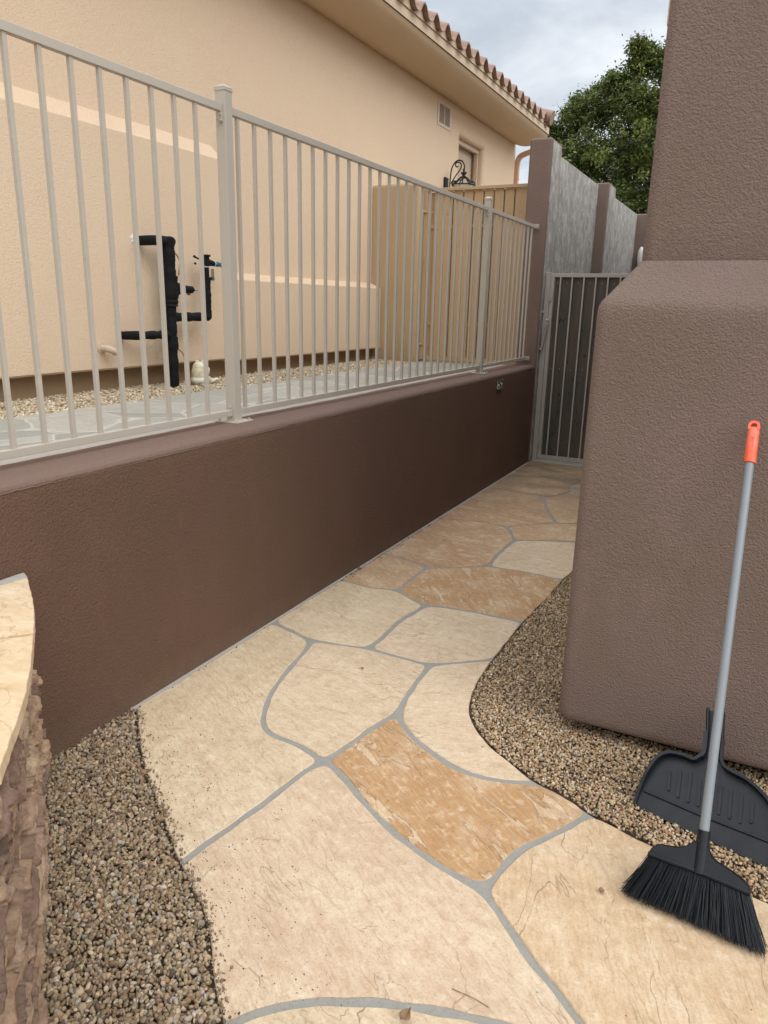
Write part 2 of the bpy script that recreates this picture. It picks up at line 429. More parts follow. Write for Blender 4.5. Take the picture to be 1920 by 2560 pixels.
def parent_base(p):
    b = Vector((0, 0, 0))
    while p is not None:
        b += p.location; p = p.parent
    return b
def tag(o, label=None, cat=None, group=None, kind=None):
    if label: o['label'] = label
    if cat: o['category'] = cat
    if group: o['group'] = group
    if kind: o['kind'] = kind
    return o
def thing(name, label, cat, loc, group=None):
    o = bpy.data.objects.new(name, None); col.objects.link(o); o.location = loc; o.empty_display_size = .1
    return tag(o, label, cat, group)
def lin(a, b, t): return a+(b-a)*t
def cat_rom(pts, n=6):
    P = [Vector(p) for p in pts]; P = [P[0]*2-P[1]]+P+[P[-1]*2-P[-2]]; out = []
    for i in range(1, len(P)-2):
        for k in range(n):
            t = k/n
            out.append(.5*((2*P[i])+(-P[i-1]+P[i+1])*t+(2*P[i-1]-5*P[i]+4*P[i+1]-P[i+2])*t*t+(-P[i-1]+3*P[i]-3*P[i+1]+P[i+2])*t**3))
    out.append(P[-2]); return out
def set_attr(me, name, typ, dom, data, field):
    a = me.attributes.new(name, typ, dom); a.data.foreach_set(field, np.asarray(data, dtype=np.float32).ravel())

# grid surface from function, for big stucco pieces with a slightly uneven face
def grid(fn, nu, nv):
    vs = [fn(i/nu, j/nv) for j in range(nv+1) for i in range(nu+1)]
    fs = [(j*(nu+1)+i, j*(nu+1)+i+1, (j+1)*(nu+1)+i+1, (j+1)*(nu+1)+i) for j in range(nv) for i in range(nu)]
    return vs, fs

DATA = {'joints': {'J1': [[-1.239, 1.267], [-1.234, 1.353], [-1.213, 1.459], [-1.175, 1.675], [-1.179, 1.686], [-1.163, 1.811], [-1.138, 1.878]],
            'J2': [[-1.138, 1.878], [-1.216, 1.909], [-1.285, 1.927], [-1.35, 1.924], [-1.411, 1.932], [-1.459, 1.975], [-1.516, 2.072], [-1.569, 2.203], [-1.6, 2.339], [-1.633, 2.513],
                   [-1.668, 2.66]],
            'N1011': [[-1.287, 4.043], [-1.308, 4.279], [-1.3, 4.62]],
            'N10E': [[-1.287, 4.043], [-1.067, 4.06], [-0.829, 4.037]],
            'N1112': [[-1.3, 4.62], [-1.391, 4.806], [-1.442, 4.889]],
            'N11E': [[-1.3, 4.62], [-1.201, 4.678], [-1.09, 4.726], [-0.951, 4.791]],
            'N12W': [[-1.442, 4.889], [-1.509, 4.897], [-1.605, 4.91], [-1.711, 4.917], [-1.886, 4.827]],
            'N12a': [[-1.442, 4.889], [-1.334, 5.011], [-1.16, 5.174]],
            'N15': [[-1.138, 1.878], [-1.093, 1.87], [-1.041, 1.842], [-0.944, 1.774], [-0.848, 1.714], [-0.748, 1.666], [-0.659, 1.629], [-0.582, 1.61], [-0.524, 1.598], [-0.465, 1.588]],
            'N21': [[-1.043, 2.275], [-1.071, 2.223], [-1.087, 2.143], [-1.107, 2.04], [-1.119, 1.946], [-1.138, 1.878]],
            'N2E': [[-1.043, 2.275], [-1.004, 2.223], [-0.94, 2.164], [-0.845, 2.11], [-0.751, 2.069], [-0.672, 2.055], [-0.601, 2.058], [-0.53, 2.078], [-0.454, 2.11]],
            'N34': [[-1.668, 2.66], [-1.555, 2.679], [-1.406, 2.711]],
            'N3W': [[-1.668, 2.66], [-1.787, 2.692], [-1.911, 2.732], [-1.948, 2.736]],
            'N46': [[-1.406, 2.711], [-1.397, 2.83], [-1.412, 3.059], [-1.389, 3.201], [-1.377, 3.304]],
            'N47': [[-1.406, 2.711], [-1.243, 2.704], [-1.141, 2.699], [-1.096, 2.707]],
            'N5E': [[-0.465, 1.588], [-0.445, 1.654], [-0.438, 1.736], [-0.411, 1.803], [-0.362, 1.872], [-0.314, 1.954], [-0.273, 2.035]],
            'N5S': [[-0.465, 1.588], [-0.425, 1.556], [-0.364, 1.497], [-0.309, 1.45], [-0.253, 1.407], [-0.206, 1.372], [-0.144, 1.322], [-0.071, 1.27]],
            'N67E': [[-1.377, 3.304], [-1.28, 3.331], [-1.099, 3.349], [-0.862, 3.346]],
            'N68': [[-1.377, 3.304], [-1.462, 3.333], [-1.595, 3.414]],
            'N72': [[-1.096, 2.707], [-1.087, 2.577], [-1.074, 2.434], [-1.057, 2.314], [-1.043, 2.275]],
            'N7E': [[-1.096, 2.707], [-1.001, 2.777], [-0.912, 2.851], [-0.859, 2.897]],
            'N89': [[-1.595, 3.414], [-1.596, 3.564], [-1.6, 3.732], [-1.595, 3.838]],
            'N8W': [[-1.595, 3.414], [-1.683, 3.395], [-1.786, 3.375], [-1.927, 3.407], [-1.961, 3.388]],
            'N910': [[-1.595, 3.838], [-1.48, 3.899], [-1.378, 3.972], [-1.287, 4.043]],
            'N9W': [[-1.595, 3.838], [-1.75, 3.898], [-1.922, 3.932], [-1.969, 3.93]],
            'aE': [[-1.16, 5.174], [-1.13, 5.172], [-1.041, 5.225]],
            'ab': [[-1.16, 5.174], [-1.254, 5.368], [-1.337, 5.565], [-1.441, 5.897]],
            'bW': [[-1.441, 5.897], [-1.544, 5.939], [-1.727, 5.964], [-1.875, 5.957], [-1.988, 5.931]],
            'bc': [[-1.441, 5.897], [-1.375, 5.95], [-1.321, 6.076], [-1.278, 6.211]],
            'bot': [[-0.832, 0.941], [-0.807, 0.982], [-0.815, 0.995], [-0.76, 1.046], [-0.701, 1.093], [-0.636, 1.132], [-0.566, 1.164], [-0.493, 1.189], [-0.421, 1.212], [-0.325, 1.24],
                    [-0.235, 1.249], [-0.071, 1.27]],
            'cE': [[-1.278, 6.211], [-1.23, 6.227]],
            'cd': [[-1.278, 6.211], [-1.321, 6.385], [-1.325, 6.471], [-1.298, 6.564]]},
 'left': [[-1.935, 1.82], [-1.857, 1.741], [-1.766, 1.657], [-1.626, 1.54], [-1.547, 1.488], [-1.455, 1.425], [-1.337, 1.341], [-1.255, 1.281], [-1.176, 1.238], [-1.087, 1.188], [-1.006, 1.112],
          [-0.915, 1.019], [-0.842, 0.956], [-0.746, 0.872]],
 'right': [[-0.804, 4.327], [-0.829, 4.037], [-0.838, 3.799], [-0.86, 3.348], [-0.864, 3.114], [-0.862, 2.896], [-0.86, 2.702], [-0.84, 2.542], [-0.803, 2.424], [-0.746, 2.329], [-0.692, 2.274],
           [-0.621, 2.216], [-0.541, 2.168], [-0.456, 2.115], [-0.394, 2.109], [-0.328, 2.079], [-0.271, 2.042], [-0.197, 2.023], [-0.08, 1.988], [-0.004, 1.964], [0.092, 1.929], [0.188, 1.912],
           [0.22, 1.906], [0.34, 1.897]]}
# ================================================================== GROUND
mb = MB(); mb.add([(-400,-400,-.06),(400,-400,-.06),(400,900,-.06),(-400,900,-.06)], [(0,1,2,3)])
tag(mb.build('ground', M['ground']), kind='structure')
# dark soil under the loose gravel
mb = MB(); mb.add([(-3.0,-1.5,-.03),(2.6,-1.5,-.03),(2.6,5.2,-.03),(-3.0,5.2,-.03)], [(0,1,2,3)])
tag(mb.build('soil', M['soil']), kind='structure')

# ================================================================== FLAGSTONE PATH
J = DATA['joints']; LEFT = DATA['left']; RIGHT = DATA['right']; WXF = -1.955
for k in ('N3W','N8W','N9W','N12W','bW'):           # run the joints into the wall foot
    J[k][-1] = [WXF, J[k][-1][1]]
RX = -.35                                            # the path runs on under the right-hand wall
right = [p for p in RIGHT]
HID = [[-.9, 7.34], [-.9, 6.2], [-.86, 5.6], [-.84, 5.0]]
def rv(l): return list(reversed(l))
def cut(l, a, b):
    """stretch of polyline l between the points nearest to a and b"""
    na = min(range(len(l)), key=lambda i: (l[i][0]-a[0])**2+(l[i][1]-a[1])**2)
    nb = min(range(len(l)), key=lambda i: (l[i][0]-b[0])**2+(l[i][1]-b[1])**2)
    return l[na:nb+1] if na <= nb else rv(l[nb:na+1])
A0 = [WXF, LEFT[0][1]]
E = {k: J[k][-1] for k in ('N10E','N67E','N7E','N2E','N5E')}
def W(k): return [WXF, J[k][-1][1]]
CRM=(.62,.49,.325,0); CR2=(.64,.50,.34,0); PNK=(.62,.47,.325,0); TAN=(.49,.325,.18,.15); ORG=(.47,.275,.125,1); OR2=(.46,.28,.15,.5); YEL=(.61,.445,.275,0)
gate_y = 7.34
stones = [
 (CRM, [A0]+[W('N3W')]+rv(J['N3W'])+rv(J['J2'])+rv(J['J1'])+cut(LEFT, J['J1'][0], LEFT[0]), .5),
 (CR2, J['J2']+J['N34']+J['N47']+J['N72']+J['N21'], .2),
 (CRM, [W('N3W')]+rv(J['N3W'])+J['N34']+J['N46']+J['N68']+J['N8W'], .4),
 (CR2, J['N46']+J['N67E']+cut(right, E['N67E'], E['N7E'])+rv(J['N7E'])+rv(J['N47']), .1),
 (TAN, J['N89']+J['N9W']+rv(J['N8W']), .7),
 (ORG, J['N89']+J['N910']+J['N10E']+cut(right, E['N10E'], E['N67E'])+rv(J['N67E'])+J['N68'], .9),
 (OR2, rv(J['N9W'])+J['N910']+J['N1011']+J['N1112']+J['N12W'], .3),
 (CR2, J['N1011']+J['N11E']+[[-.80,4.75],[-.80,4.4]]+cut(right, right[0], E['N10E'])+rv(J['N10E']), .1),
 (TAN, J['N1112']+J['N12a']+J['aE']+[[-.85,5.2],[-.85,4.85]]+rv(J['N11E']), .5),
 (OR2, J['N12W']+[W('bW')]+rv(J['bW'])+rv(J['ab'])+rv(J['N12a']), .3),
 (TAN, J['ab']+J['bc']+J['cE']+[[-.85,5.9],[-.85,5.3]]+rv(J['aE']), .2),
 (TAN, J['bc']+J['cd']+[[-.9,6.6],[-.9,gate_y]]+[[WXF,gate_y]]+[W('bW')]+rv(J['bW']), .2),
 (CRM, J['cd']+[[-.9,6.4],[-.87,6.0]]+rv(J['cE']), .2),
 (CR2, J['N7E']+cut(right, E['N7E'], E['N2E'])+rv(J['N2E'])+rv(J['N72']), -.4),
 (ORG, rv(J['N21'])+J['N2E']+cut(right, E['N2E'], E['N5E'])+rv(J['N5E'])+rv(J['N15']), .62),
 (PNK, J['J1']+J['N15']+J['N5S']+rv(J['bot'])+cut(LEFT, J['bot'][0], J['J1'][0]), .6),
 (YEL, J['N5E']+cut(right, E['N5E'], right[-1])+[[1.3,1.55],[1.3,.55],[.4,.75]]+rv(J['N5S']), 1.2),
 (CRM, J['bot']+[[.3,.6],[.1,-.4],[-.75,-.4]], .2),
 (TAN, [J['bot'][-1],[.4,.72],[1.3,.52],[1.3,-.4],[.13,-.4],[.32,.62]], .2),
]
def clean(l):
    o = []
    for p in l:
        if not o or (p[0]-o[-1][0])**2+(p[1]-o[-1][1])**2 > 1e-6: o.append(list(p))
    if (o[0][0]-o[-1][0])**2+(o[0][1]-o[-1][1])**2 < 1e-6: o.pop()
    return o
def area(l): return .5*sum(l[i][0]*l[(i+1)%len(l)][1]-l[(i+1)%len(l)][0]*l[i][1] for i in range(len(l)))
def resample(l, d):
    o = []
    for i in range(len(l)):
        a, b = l[i], l[(i+1) % len(l)]; n = max(1, int(round(math.hypot(b[0]-a[0], b[1]-a[1])/d)))
        for k in range(n): o.append([lin(a[0], b[0], k/n), lin(a[1], b[1], k/n)])
    return o
def inset(l, d):
    n = len(l); o = []
    for i in range(n):
        a, b = l[i-1], l[(i+1) % n]; tx, ty = b[0]-a[0], b[1]-a[1]; m = math.hypot(tx, ty) or 1
        o.append([l[i][0]-ty/m*d, l[i][1]+tx/m*d])
    return o
def smooth(l, it):
    for _ in range(it):
        l = [[(l[i-1][k]+2*l[i][k]+l[(i+1) % len(l)][k])/4 for k in (0, 1)] for i in range(len(l))]
    return l
mb_v = []; mb_f = []; tones = []; shifts = []; turns = []
for si, (tone, loop, ang) in enumerate(stones):
    l = clean(loop)
    if area(l) < 0: l.reverse()
    l = resample(l, .018); l = smooth(l, 8)
    q = []
    for x, y in l:
        n = noise.noise(Vector((x*14, y*14, si*3.1)))*.006+noise.noise(Vector((x*50, y*50, si)))*.0018
        q.append((x, y, n))
    base = [[x, y] for x, y, _ in q]
    wd = .0105 if sum(p[1] for p in l)/len(l) < 3.2 else .0088
    o1 = inset(base, wd); n1 = inset(base, 1.0)
    o1 = [[a[0]+(b[0]-c[0])*c3[2], a[1]+(b[1]-c[1])*c3[2]] for a, b, c, c3 in zip(o1, n1, base, q)]
    o1 = smooth(o1, 1)
    top = inset(o1, .003)
    n = len(o1); o = len(mb_v); dz = rnd.uniform(-.003, .002)
    mb_v += [(x, y, dz) for x, y in top] + [(x, y, -.003+dz) for x, y in o1] + [(x, y, -.04) for x, y in o1]
    tri = geometry.tessellate_polygon([[Vector((x, y, 0)) for x, y in top]])
    fs = [tuple(i+o for i in t) for t in tri]
    for k in (0, 1): fs += [(o+k*n+i, o+(k+1)*n+i, o+(k+1)*n+(i+1) % n, o+k*n+(i+1) % n) for i in range(n)]
    mb_f += fs
    jit = rnd.uniform(.97, 1.03)
    tones += [[tone[0]*jit, tone[1]*jit, tone[2]*jit, tone[3]]]*(3*n)
    shifts += [[si*7.3 % 11, si*3.7 % 5, 0]]*(3*n); turns += [ang]*(3*n)
me = bpy.data.meshes.new('path'); me.from_pydata(mb_v, [], mb_f)
bm = bmesh.new(); bm.from_mesh(me); bmesh.ops.recalc_face_normals(bm, faces=bm.faces)
up_n = sum(1 for f in bm.faces if f.normal.z > .9) ; dn_n = sum(1 for f in bm.faces if f.normal.z < -.9)
for f in bm.faces:
    if f.normal.z < -.5: f.normal_flip()
bm.to_mesh(me); bm.free()
set_attr(me, 'tone', 'FLOAT_COLOR', 'POINT', tones, 'color')
set_attr(me, 'shift', 'FLOAT_VECTOR', 'POINT', shifts, 'vector')
set_attr(me, 'turn', 'FLOAT', 'POINT', turns, 'value')
me.materials.append(M['flag'])
path = bpy.data.objects.new('path', me); col.objects.link(path); tag(path, kind='structure')
# grout bed, just below the flags, bounded by the gravel edges
out_l = clean([[WXF+.005, LEFT[0][1]]]+LEFT+[[-.75,-.4],[1.3,-.4],[1.3,1.5]]+rv(right)+[[-.84,4.5],[-.84,7.36],[WXF+.005,7.36]])
if area(out_l) < 0: out_l.reverse()
gl = inset(smooth(resample(out_l, .03), 2), .012)
mb = MB(); mb.prism(gl, lambda u, v, n: (u, v, n), -.05, -.0045)
tag(mb.build('path_grout', M['grout']), kind='structure')
# white grout smear along the foot of the brown wall
mb = MB(); pts = []
for i in range(110):
    y = lin(LEFT[0][1], 7.2, i/109)
    pts.append((WXF+.022+.012*noise.noise(Vector((y*5, 1, 0)))+.006*noise.noise(Vector((y*23, 4, 0))), y))
poly = pts + [(WXF-.01, 7.2), (WXF-.01, LEFT[0][1])]
mb.prism(poly, lambda u, v, n: (u, v, n), -.01, .003)
tag(mb.build('wall_foot_grout', M['mortar']), kind='structure')

# ================================================================== GRAVEL
def ico(sub):
    bm = bmesh.new(); bmesh.ops.create_icosphere(bm, subdivisions=sub, radius=1)
    v = np.array([x.co[:] for x in bm.verts]); f = np.array([[q.index for q in x.verts] for x in bm.faces]); bm.free(); return v, f
ICO1 = ico(1); ICO2 = ico(2)
npr = np.random.default_rng(3)
def in_poly(P, poly):
    x, y = P[:, 0], P[:, 1]; c = np.zeros(len(P), bool); n = len(poly)
    for i in range(n):
        x0, y0 = poly[i]; x1, y1 = poly[(i+1) % n]
        if y0 == y1: continue
        m = ((y0 > y) != (y1 > y)) & (x < (x1-x0)*(y-y0)/(y1-y0)+x0); c ^= m
    return c
def pebbles(name, poly, z0, cell, rmin, rmax, pal, geo=ICO2, zspan=.010, extra=None, mul=1.0):
    poly = np.array(poly); lo = poly.min(0); hi = poly.max(0)
    gx = np.arange(lo[0], hi[0], cell); gy = np.arange(lo[1], hi[1], cell)
    P = np.stack(np.meshgrid(gx, gy), -1).reshape(-1, 2); P += npr.uniform(-.5, .5, P.shape)*cell
    P = P[in_poly(P, poly)]
    if extra is not None: P = np.concatenate([P, extra])
    n = len(P); gv, gf = geo; nv = len(gv)
    r = rmin+(rmax-rmin)*npr.random(n)**1.6
    S = r[:, None]*npr.uniform([.75, .75, .5], [1.25, 1.25, .95], (n, 3))
    # angular stones: push each vertex by a per-stone random field, then squash along random planes
    V = np.repeat(gv[None], n, 0)
    for k in range(5):
        d = npr.normal(size=(n, 3)); d /= np.linalg.norm(d, axis=1)[:, None]; c = npr.uniform(.45, .8, n)
        t = np.einsum('nvk,nk->nv', V, d); ex = np.maximum(t-c[:, None], 0)
        V = V-ex[..., None]*d[:, None]
    V = V*S[:, None]
    q = npr.normal(size=(n, 4)); q[:, 0] += 1.2; q /= np.linalg.norm(q, axis=1)[:, None]
    a, b, c, d = q.T
    Rm = np.stack([1-2*(c*c+d*d), 2*(b*c-a*d), 2*(b*d+a*c), 2*(b*c+a*d), 1-2*(b*b+d*d), 2*(c*d-a*b), 2*(b*d-a*c), 2*(c*d+a*b), 1-2*(b*b+c*c)], -1).reshape(n, 3, 3)
    V = np.einsum('nij,nvj->nvi', Rm, V)
    z = z0+npr.uniform(-zspan, 0, n)
    V[..., 0] += P[:, 0, None]; V[..., 1] += P[:, 1, None]; V[..., 2] += z[:, None]
    F = (gf[None]+(np.arange(n)*nv)[:, None, None]).reshape(-1, 3)
    me = bpy.data.meshes.new(name); me.vertices.add(n*nv); me.vertices.foreach_set('co', V.astype(np.float32).ravel())
    me.loops.add(len(F)*3); me.loops.foreach_set('vertex_index', F.astype(np.int32).ravel())
    me.polygons.add(len(F)); me.polygons.foreach_set('loop_start', np.arange(0, len(F)*3, 3, dtype=np.int32))
    me.update(calc_edges=True); me.validate()
    pal = np.array(pal); w_ = pal[:, 3]/pal[:, 3].sum()
    idx = npr.choice(len(pal), n, p=w_); C = pal[idx, :3]*mul*np.array([1.0, .975, .99])*npr.uniform(.72, 1.18, (n, 1))*npr.uniform(.95, 1.05, (n, 3))
    C = np.concatenate([C, np.ones((n, 1))], 1)
    set_attr(me, 'tone', 'FLOAT_COLOR', 'POINT', np.repeat(C, nv, 0), 'color')
    me.materials.append(M['pebble'])
    o = bpy.data.objects.new(name, me); col.objects.link(o); tag(o, kind='stuff'); return o
PAL = [(.46,.36,.225,5),(.38,.285,.175,5),(.56,.45,.30,3),(.31,.22,.135,3),(.44,.385,.30,2),(.56,.50,.40,1.0),(.38,.24,.14,1),(.17,.13,.09,2)]
VB = [(-1.985,1.456),(-1.646,1.171),(-1.409,.972),(-1.188,.775),(-.6,.27),(-.1,-.2)]
left_poly = [(-1.955,1.44),(-1.70,1.15),(-1.46,.95),(-1.24,.75),(-.65,.24),(-.15,-.23)]+[(-.75,-.4)]+rv([tuple(p) for p in LEFT])+[(-1.955,LEFT[0][1])]
ex = []
for i in range(520):                      # a few stones strayed over the stone edge
    t = rnd.random()*(len(LEFT)-2); k = int(t); p = LEFT[k]; q = LEFT[k+1]; f = t-k
    ex.append((lin(p[0], q[0], f)+abs(rnd.gauss(-.002, .020)), lin(p[1], q[1], f)+abs(rnd.gauss(0, .012))))
o = pebbles('gravel', left_poly, .001, .0086, .005, .0100, PAL, ICO2, .010, mul=.80)
tag(o, 'brown crushed gravel between the stone seat wall and the path', 'gravel')
ex = np.array(ex); npoly = [(-9,-9),(-8.99,-9),(-9,-8.99)]
def stray(name, pts, z, pal, rr=(.002, .006)):
    return pebbles(name, npoly, z, .02, rr[0], rr[1], pal, ICO1, .002, np.array(pts), mul=.7)
right_poly = [tuple(p) for p in right if p[1] < 4.75]+[(1.6,1.6),(1.6,2.75),(-.30,2.75),(-.30,4.3),(-.8,4.75)]
o = pebbles('gravel', right_poly, .0, .0084, .0045, .009, [(a*1.2, b*1.16, c*1.10, d) for a, b, c, d in PAL], ICO1, .008, mul=.90)
tag(o, 'pale brown gravel bed curving round the foot of the brown column', 'gravel')
o = stray('gravel_crumbs', ex, .004, PAL); tag(o, 'small gravel crumbs and dirt strayed onto the left edge of the path', 'gravel')

# ================================================================== LOW BROWN WALL
def wob(y, z, a=.003): return a*noise.noise(Vector((y*1.3, z*1.3, 2)))+a*.35*noise.noise(Vector((y*7, z*7, 5)))
YA, YB = -1.2, 7.215
wall = thing('retaining_wall', 'low dark brown stucco wall carrying the metal fence, paler rounded top', 'wall', (-2.05, 3, 0))
prof = [(-1.950, -.06), (-1.950, .2), (-1.950, .45), (-1.950, .7), (-1.950, .86), (-1.9505, .925), (-1.953, .938)]
def wall_face(u, v):
    k = v*(len(prof)-1); i = min(int(k), len(prof)-2); f = k-i
    x = lin(prof[i][0], prof[i+1][0], f); z = lin(prof[i][1], prof[i+1][1], f); y = lin(YA, YB, u)
    if i == len(prof)-2: z += f*(.006*noise.noise(Vector((y*9, 0, 0)))+.004*noise.noise(Vector((y*31, 0, 3))))
    return (x+wob(y, z), y, z)
mb = MB(); mb.add(*grid(wall_face, 300, 12)); mb.build('wall_face', M['wallface'], wall, smooth=True, angle=80)
cp = [(-1.956, .925), (-1.957, .942), (-1.963, .953), (-1.975, .961), (-1.995, .9655), (-2.06, .967), (-2.14, .966), (-2.19, .965), (-2.203, .962), (-2.207, .955), (-2.208, .85)]
def wall_cap(u, v):
    k = v*(len(cp)-1); i = min(int(k), len(cp)-2); f = k-i
    x = lin(cp[i][0], cp[i+1][0], f); z = lin(cp[i][1], cp[i+1][1], f); y = lin(YA, YB, u)
    z += .0045*noise.noise(Vector((y*.9, x*3, 8)))*(1 if 2 < k < 9 else .5)+.0015*noise.noise(Vector((y*8, x*8, 8)))
    return (x+wob(y, z, .003), y, z)
mb = MB(); mb.add(*grid(wall_cap, 300, 40)); mb.build('wall_cap', M['wallcap'], wall, smooth=True, angle=80)
# rough bead of dried paint where face meets cap
mb = MB(); pts = []; rr_ = []
for i in range(900):
    y = lin(-1.1, 7.15, i/899); a_ = noise.noise(Vector((y*3.1, 7, 0))); b_ = noise.noise(Vector((y*40, 3, 0)))
    pts.append((-1.9508+wob(y, .935), y, .934+.004*a_+.004*b_)); rr_.append(.0006+.0022*max(0, a_+.25)+.0012*max(0, b_))
mb.tube(pts, rr_, 5)
mb.build('paint_bead', M['wallcap'], wall, smooth=True)
# small metal plate screwed to the wall
pl = thing('wall_plate', 'small greenish metal bracket plate on the dark wall near the gate', 'plate', (-1.948, 6.1, .87))
mb = MB(); mb.box((-1.9475, 6.04, .835), (-1.9425, 6.17, .905)); mb.build('plate', M['metal2'], pl, bevel=.002)
mb = MB()
mb.bar((-1.940, 6.035, .908), (-1.940, 6.175, .908), .008, .008); mb.bar((-1.940, 6.035, .832), (-1.940, 6.175, .832), .008, .008)
mb.bar((-1.940, 6.05, .905), (-1.940, 6.15, .84), .006, .010); mb.sphere((-1.939, 6.14, .87), .010, 8, 6); mb.sphere((-1.939, 6.06, .865), .009, 8, 6)
mb.build('bracket', M['brass'], pl)

# ================================================================== METAL FENCE
fence = thing('metal_fence', 'taupe steel picket fence standing on the low brown wall', 'fence', (-2.137, 2.75, .966))
def fx(y): return -2.137 if y < 2.78 else lin(-2.137, -2.058, (y-2.78)/4.4)
def ft(y): return 2.284 if y < 2.78 else lin(2.284, 2.250, (y-2.78)/4.4)      # top of top rail
def fb(y): return .994 if y < 2.78 else lin(.994, 1.012, (y-2.78)/4.4)        # underside of bottom rail
segs = [(-.6, 2.715, 'a'), (2.765, 5.925, 'b'), (5.975, 7.19, 'c')]
for a, b, _ in segs:
    mb = MB(); mb.bar((fx(a), a, ft(a)-.015), (fx(b), b, ft(b)-.015), .026, .030); mb.build('top_rail', M['metal'], fence, bevel=.002)
    mb = MB(); mb.bar((fx(a), a, fb(a)+.014), (fx(b), b, fb(b)+.014), .026, .028); mb.build('bottom_rail', M['metal'], fence, bevel=.002)
ys = [1.586-.1213*k for k in range(5)]+[1.7075+.1213*k for k in range(8)]+[2.824+.1186*k for k in range(26)]+[6.015,6.125,6.237,6.35,6.462,6.572,6.686,6.80,6.915,7.03,7.14]
proto = None
for y in sorted(ys):
    if abs(y-2.74) < .045: continue
    mb = MB(); mb.box((fx(y)-.008, y-.008, fb(y)+.026), (fx(y)+.008, y+.008, ft(y)-.028)); mb.build('picket', M['metal'], fence, bevel=.0015, seg=1)
def post(y, s=.05):
    x = fx(y); zt = ft(y)+.062
    mb = MB(); mb.box((x-s/2, y-s/2, .966), (x+s/2, y+s/2, zt)); p = mb.build('post', M['metal'], fence, bevel=.003)
    h = s/2+.0025
    mb = MB(); mb.box((x-h, y-h, zt-.012), (x+h, y+h, zt+.002))
    mb.add([(x-h, y-h, zt+.002), (x+h, y-h, zt+.002), (x+h, y+h, zt+.002), (x-h, y+h, zt+.002), (x-.4*h, y-.4*h, zt+.014), (x+.4*h, y-.4*h, zt+.014), (x+.4*h, y+.4*h, zt+.014), (x-.4*h, y+.4*h, zt+.014)],
           [(0,1,5,4), (1,2,6,5), (2,3,7,6), (3,0,4,7), (4,5,6,7)])
    mb.build('post_cap', M['metal'], p, bevel=.002)
    mb = MB(); mb.box((x-.062, y-.062, .9655), (x+.062, y+.062, .972))
    for dx in (-1, 1):
        for dy in (-1, 1): mb.tube([(x+dx*.048, y+dy*.048, .972), (x+dx*.048, y+dy*.048, .980)], .007, 6)
    mb.build('base_plate', M['metal'], p, bevel=.0015)
    # scroll bracket under the top rail, tab above the bottom rail
    mb = MB(); zr = ft(y)-.032
    pts = []
    for k in range(14):
        a = -math.pi/2+k/13*math.pi*1.65; rr = .016*(1-k/13*.45)
        pts.append((x+.012, y-s/2-.018-rr*math.sin(a)*.0-rr*math.cos(a+math.pi/2)*1.0, zr-.020+rr*math.sin(a+math.pi/2)*-1))
    mb.tube(pts, .0035, 6); mb.box((x-.002, y-s/2-.012, zr-.036), (x+.014, y-s/2, zr+.004)); mb.build('scroll_bracket', M['metal'], p); mb = MB()
    mb.box((x-.012, y-s/2-.005, fb(y)+.026), (x+.014, y-s/2, fb(y)+.050))
    mb.sphere((x+.004, y-s/2-.007, fb(y)+.040), .005, 8, 6)
    mb.build('rail_bracket', M['metal'], p)
for y in (-.62, 2.74, 5.95): post(y)
mb = MB(); y = 7.19; x = fx(y)
mb.box((x-.020, y-.004, ft(y)-.034), (x+.05, y+.006, ft(y)+.004)); mb.sphere((x+.035, y-.006, ft(y)-.015), .006, 8, 6)
mb.build('end_flange', M['metal'], fence, bevel=.001); mb = MB(); mb.box((x-.020, y-.004, fb(y)-.004), (x+.05, y+.006, fb(y)+.034)); mb.sphere((x+.035, y-.006, fb(y)+.015), .006, 8, 6)
mb.build('end_flange', M['metal'], fence, bevel=.001)

# ================================================================== UPPER TERRACE (house side)
TZ = .925
mb = MB(); mb.prism([(-2.212, -1.5)]+[(-2.212, 7.2)]+[(-2.345+.03*noise.noise(Vector((y*1.7, 0, 2))), y) for y in [7.2-.25*i for i in range(35)]], lambda u, v, n: (u, v, n), .9, .953)
tag(mb.build('terrace_edging', M['mortar'], bevel=.004), kind='structure')
mb = MB(); mb.box((-3.26, -1.5, .3), (-2.215, 7.45, TZ)); tag(mb.build('terrace_paving', M['slate']), kind='structure')
mb = MB(); mb.box((-3.95, -1.5, .3), (-3.262, 7.45, TZ-.022)); tag(mb.build('terrace_soil', M['soil']), kind='structure')
mb = MB(); mb.box((-6, 7.46, .3), (-1.96, 13.5, TZ-.01)); tag(mb.build('side_yard_ground', M['ground']), kind='structure')
PALE = [(.64,.56,.38,5),(.55,.46,.30,4),(.74,.69,.54,4),(.40,.31,.19,2),(.58,.44,.31,1.5),(.28,.21,.14,1)]
ep = [(-3.24+.03*noise.noise(Vector((y*2, 0, 0))), y) for y in [1.6+.2*i for i in range(29)]]
o = pebbles('pale_gravel', [(-3.83, 1.6)]+ep+[(-3.83, 7.3)], TZ+.002, .0135, .007, .014, PALE, ICO1, .018)
tag(o, 'cream pebbles in a strip along the foot of the tan house wall', 'gravel')

